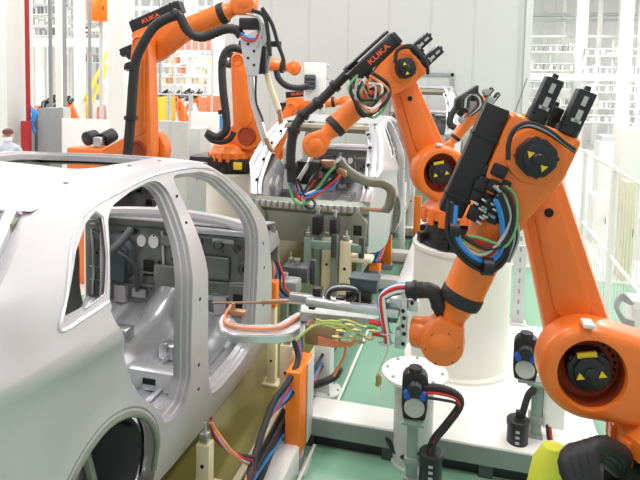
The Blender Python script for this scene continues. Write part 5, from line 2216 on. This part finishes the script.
# reddish mesh screen over the far fence
t_, c, w_, zb_, zt = pbox('mesh_screen', 'faded red screen hung high behind the tall left robot forearm', 'screen', 170, 214, 36, 50, 21, 'pinkscreen', .06, parts=False)
bm = nb()
for i in range(7):
    x = c.x - w_ / 2 + w_ * i / 6
    box(bm, (x - .02, c.y - .03, zb_), (x + .02, c.y - .001, zt))
each('slat', bm, M['white'], t_)
for f in (-.48, .48):
    bm = nb()
    cyl(bm, V((c.x + w_ * f, c.y + .09, 0)), V((c.x + w_ * f, c.y + .09, zt)), .04, seg=10)
    obj('post', bm, M['grey'], t_)
# small far robots, copies of the distant one
for i, (px, py, lab) in enumerate(((165, 88, 'leftmost small far robot in the gap right of the tall left robot'), (188, 86, 'middle small far robot in the gap behind the orange crates'), (205, 87, 'rightmost small far robot just left of the black based robot'))):
    tgt = P(px + 10, py, (15.6, 18.0, 21.7)[i])
    o = dup(rF, V((tgt.x, tgt.y, rF.location.z - .3)), lab)
    pd_ = pedestal('pedestal', 'pedestal of the ' + lab.replace(' in the gap', '').replace(' just', ''), V((tgt.x, tgt.y, 0)), rF.location.z - .302, .42, M['offwhite'])
for i, (px, py, lab) in enumerate(((42, 96, 'blurred orange robot on the far left beyond the cabinets'), (80, 98, 'blurred orange robot on the far left behind the yellow handrail'))):
    tgt = P(px + 10, py, (14.4, 16.6)[i])
    o = dup(rF, V((tgt.x, tgt.y, rF.location.z - .5)), lab)
    pedestal('pedestal', 'pedestal of the ' + lab, V((tgt.x, tgt.y, 0)), rF.location.z - .502, .42, M['offwhite'])

# white post on a round foot behind the orange guard
c = onz(325, 391, 0)
t_ = thing('flanged_post', 'white square post on a round bolted foot behind the orange guard', 'post', (c.x, c.y, 0))
zt = P(321, 344, 4.9).z
bm = nb()
box(bm, (c.x - .09, c.y - .08, .02), (c.x + .06, c.y + .08, zt), bev=.008)
obj('column', bm, M['white'], t_)
bm = nb()
lathe(bm, [(.15, 0), (.15, .02), (.145, .025), (0, .025)], frame(V((c.x, c.y, 0)), V((1, 0, 0)), V((0, 1, 0)), gz), 32)
fo = obj('foot_flange', bm, M['white'], t_)
bm = nb()
for a_ in range(0, 360, 60):
    q = V((c.x + .12 * math.cos(R(a_)), c.y + .12 * math.sin(R(a_)), .024))
    cyl(bm, q, q + V((0, 0, .014)), .012, seg=6)
each('flange_bolt', bm, M['steel'], fo)
cable('floor_hose', [P(340, 368, 4.75), P(335, 376, 4.75), P(326, 381, 4.7), P(314, 385, 4.7), P(303, 382, 4.6)], .03, M['rubber'], 'black corrugated hose round the white post behind the orange guard', 'hose', rib=.06)
# drum unit beyond the car roof
c = P(96, 147, 7.9)
t_ = thing('drum_unit', 'unit of two black drums on orange base just beyond the silver car roof', 'machine', (c.x, c.y, 0))
bm = nb()
box(bm, (c.x - .32, c.y - .2, 0), (c.x + .25, c.y + .2, c.z), bev=.03)
obj('base', bm, M['orange'], t_)
for a, b, a2, b2 in ((86, 139, 96, 136), (103, 140, 114, 134)):
    bm = nb()
    cyl(bm, P(a, b, 7.85), P(a2, b2, 8.0), .10, .095, 20, .02)
    obj('drum', bm, M['black'], t_)
bm = nb()
obox(bm, P(99, 142, 7.8), V((1, 0, 0)), V((0, 1, 0)), gz, .12, .12, .14, .02)
obj('yoke', bm, M['steel'], t_)

# ---------------------------------------------------------------- the worker
head = P(8, 136, 11.2)
wx, wy = head.x, head.y
hz = head.z
toc = V((-wx, -wy, 0)).normalized()
sdv = V((-toc.y, toc.x, 0))
person = thing('person', 'person in a brown cap and white face mask standing behind the silver car', 'person', (wx, wy, 0))


def skin_body(name, pts, edges, m, parent):
    me = bpy.data.meshes.new(name)
    me.from_pydata([p for p, r in pts], edges, [])
    o_ = bpy.data.objects.new(name, me)
    COL.objects.link(o_)
    md = o_.modifiers.new('skin', 'SKIN')
    for i, (p, r) in enumerate(pts):
        me.skin_vertices[0].data[i].radius = (r, r) if not hasattr(r, '__len__') else r
    me.skin_vertices[0].data[0].use_root = True
    sb = o_.modifiers.new('sub', 'SUBSURF')
    sb.levels = sb.render_levels = 2
    dg = bpy.context.evaluated_depsgraph_get()
    m2 = bpy.data.meshes.new_from_object(o_.evaluated_get(dg))
    bpy.data.objects.remove(o_)
    b_ = nb()
    b_.from_mesh(m2)
    return obj(name, b_, m, parent, 180)


def W3(s, f, z_):
    return V((wx, wy, 0)) + sdv * s + toc * f + V((0, 0, z_))


k = hz / 1.63
pts = [(W3(0, 0, .95 * k), (.15, .11)), (W3(0, 0, 1.12 * k), (.14, .10)), (W3(0, 0, 1.32 * k), (.17, .11)), (W3(0, 0, 1.43 * k), (.12, .09)), (W3(0, .01, 1.52 * k), .055), (W3(0, .02, 1.60 * k), .085), (W3(0, .02, 1.70 * k), .09)]
ed = [(0, 1), (1, 2), (2, 3), (3, 4), (4, 5), (5, 6)]
for s in (-1, 1):
    i = len(pts)
    pts += [(W3(.10 * s, 0, .88 * k), .085), (W3(.11 * s, .01, .5 * k), .06), (W3(.115 * s, -.01, .09 * k), .042), (W3(.12 * s, .13, .04 * k), .035)]
    ed += [(0, i), (i, i + 1), (i + 1, i + 2), (i + 2, i + 3)]
    i = len(pts)
    pts += [(W3(.19 * s, 0, 1.40 * k), .055), (W3(.24 * s, -.01, 1.12 * k), .042), (W3(.23 * s, .10, .90 * k), .033), (W3(.22 * s, .15, .82 * k), .03)]
    ed += [(3, i), (i, i + 1), (i + 1, i + 2), (i + 2, i + 3)]
    for q in range(5):
        j = len(pts)
        sp = (q - 2) * .014
        ln = (.05, .07, .075, .07, .055)[q]
        pts += [(W3(.22 * s + sp * s, .17, .80 * k), .009), (W3(.22 * s + sp * 1.3 * s, .18, (.80 - ln) * k), .008)]
        ed += [(i + 3, j), (j, j + 1)]
body = skin_body('body', pts, ed, M['cloth'], person)
bm = nb()
sphere(bm, W3(0, .03, 1.635 * k), (.078, .09, .115), su=24, sv=16)
for s in (-1, 1):
    sphere(bm, W3(.078 * s, .02, 1.63 * k), (.014, .02, .03))
sphere(bm, W3(0, .125, 1.62 * k), (.014, .018, .02))
obj('face', bm, M['skin'], person)
bm = nb()
for s in (-1, 1):
    sphere(bm, W3(.03 * s, .105, 1.645 * k), (.013, .01, .008))
each('eye', bm, M['hole'], person)
bm = nb()
sphere(bm, W3(0, .055, 1.585 * k), (.075, .088, .06))
obj('face_mask', bm, M['mask'], person)
bm = nb()
lathe(bm, [(.095, 1.675 * k), (.098, 1.70 * k), (.085, 1.75 * k), (.04, 1.775 * k), (0, 1.78 * k)], frame(W3(0, .02, 0), sdv, toc, gz), 24)
prism(bm, circ(0, .085, .075, 20), 1.675 * k, 1.687 * k, frame(W3(0, .02, 0), sdv, toc, gz), .004)
obj('cap', bm, M['cap'], person)
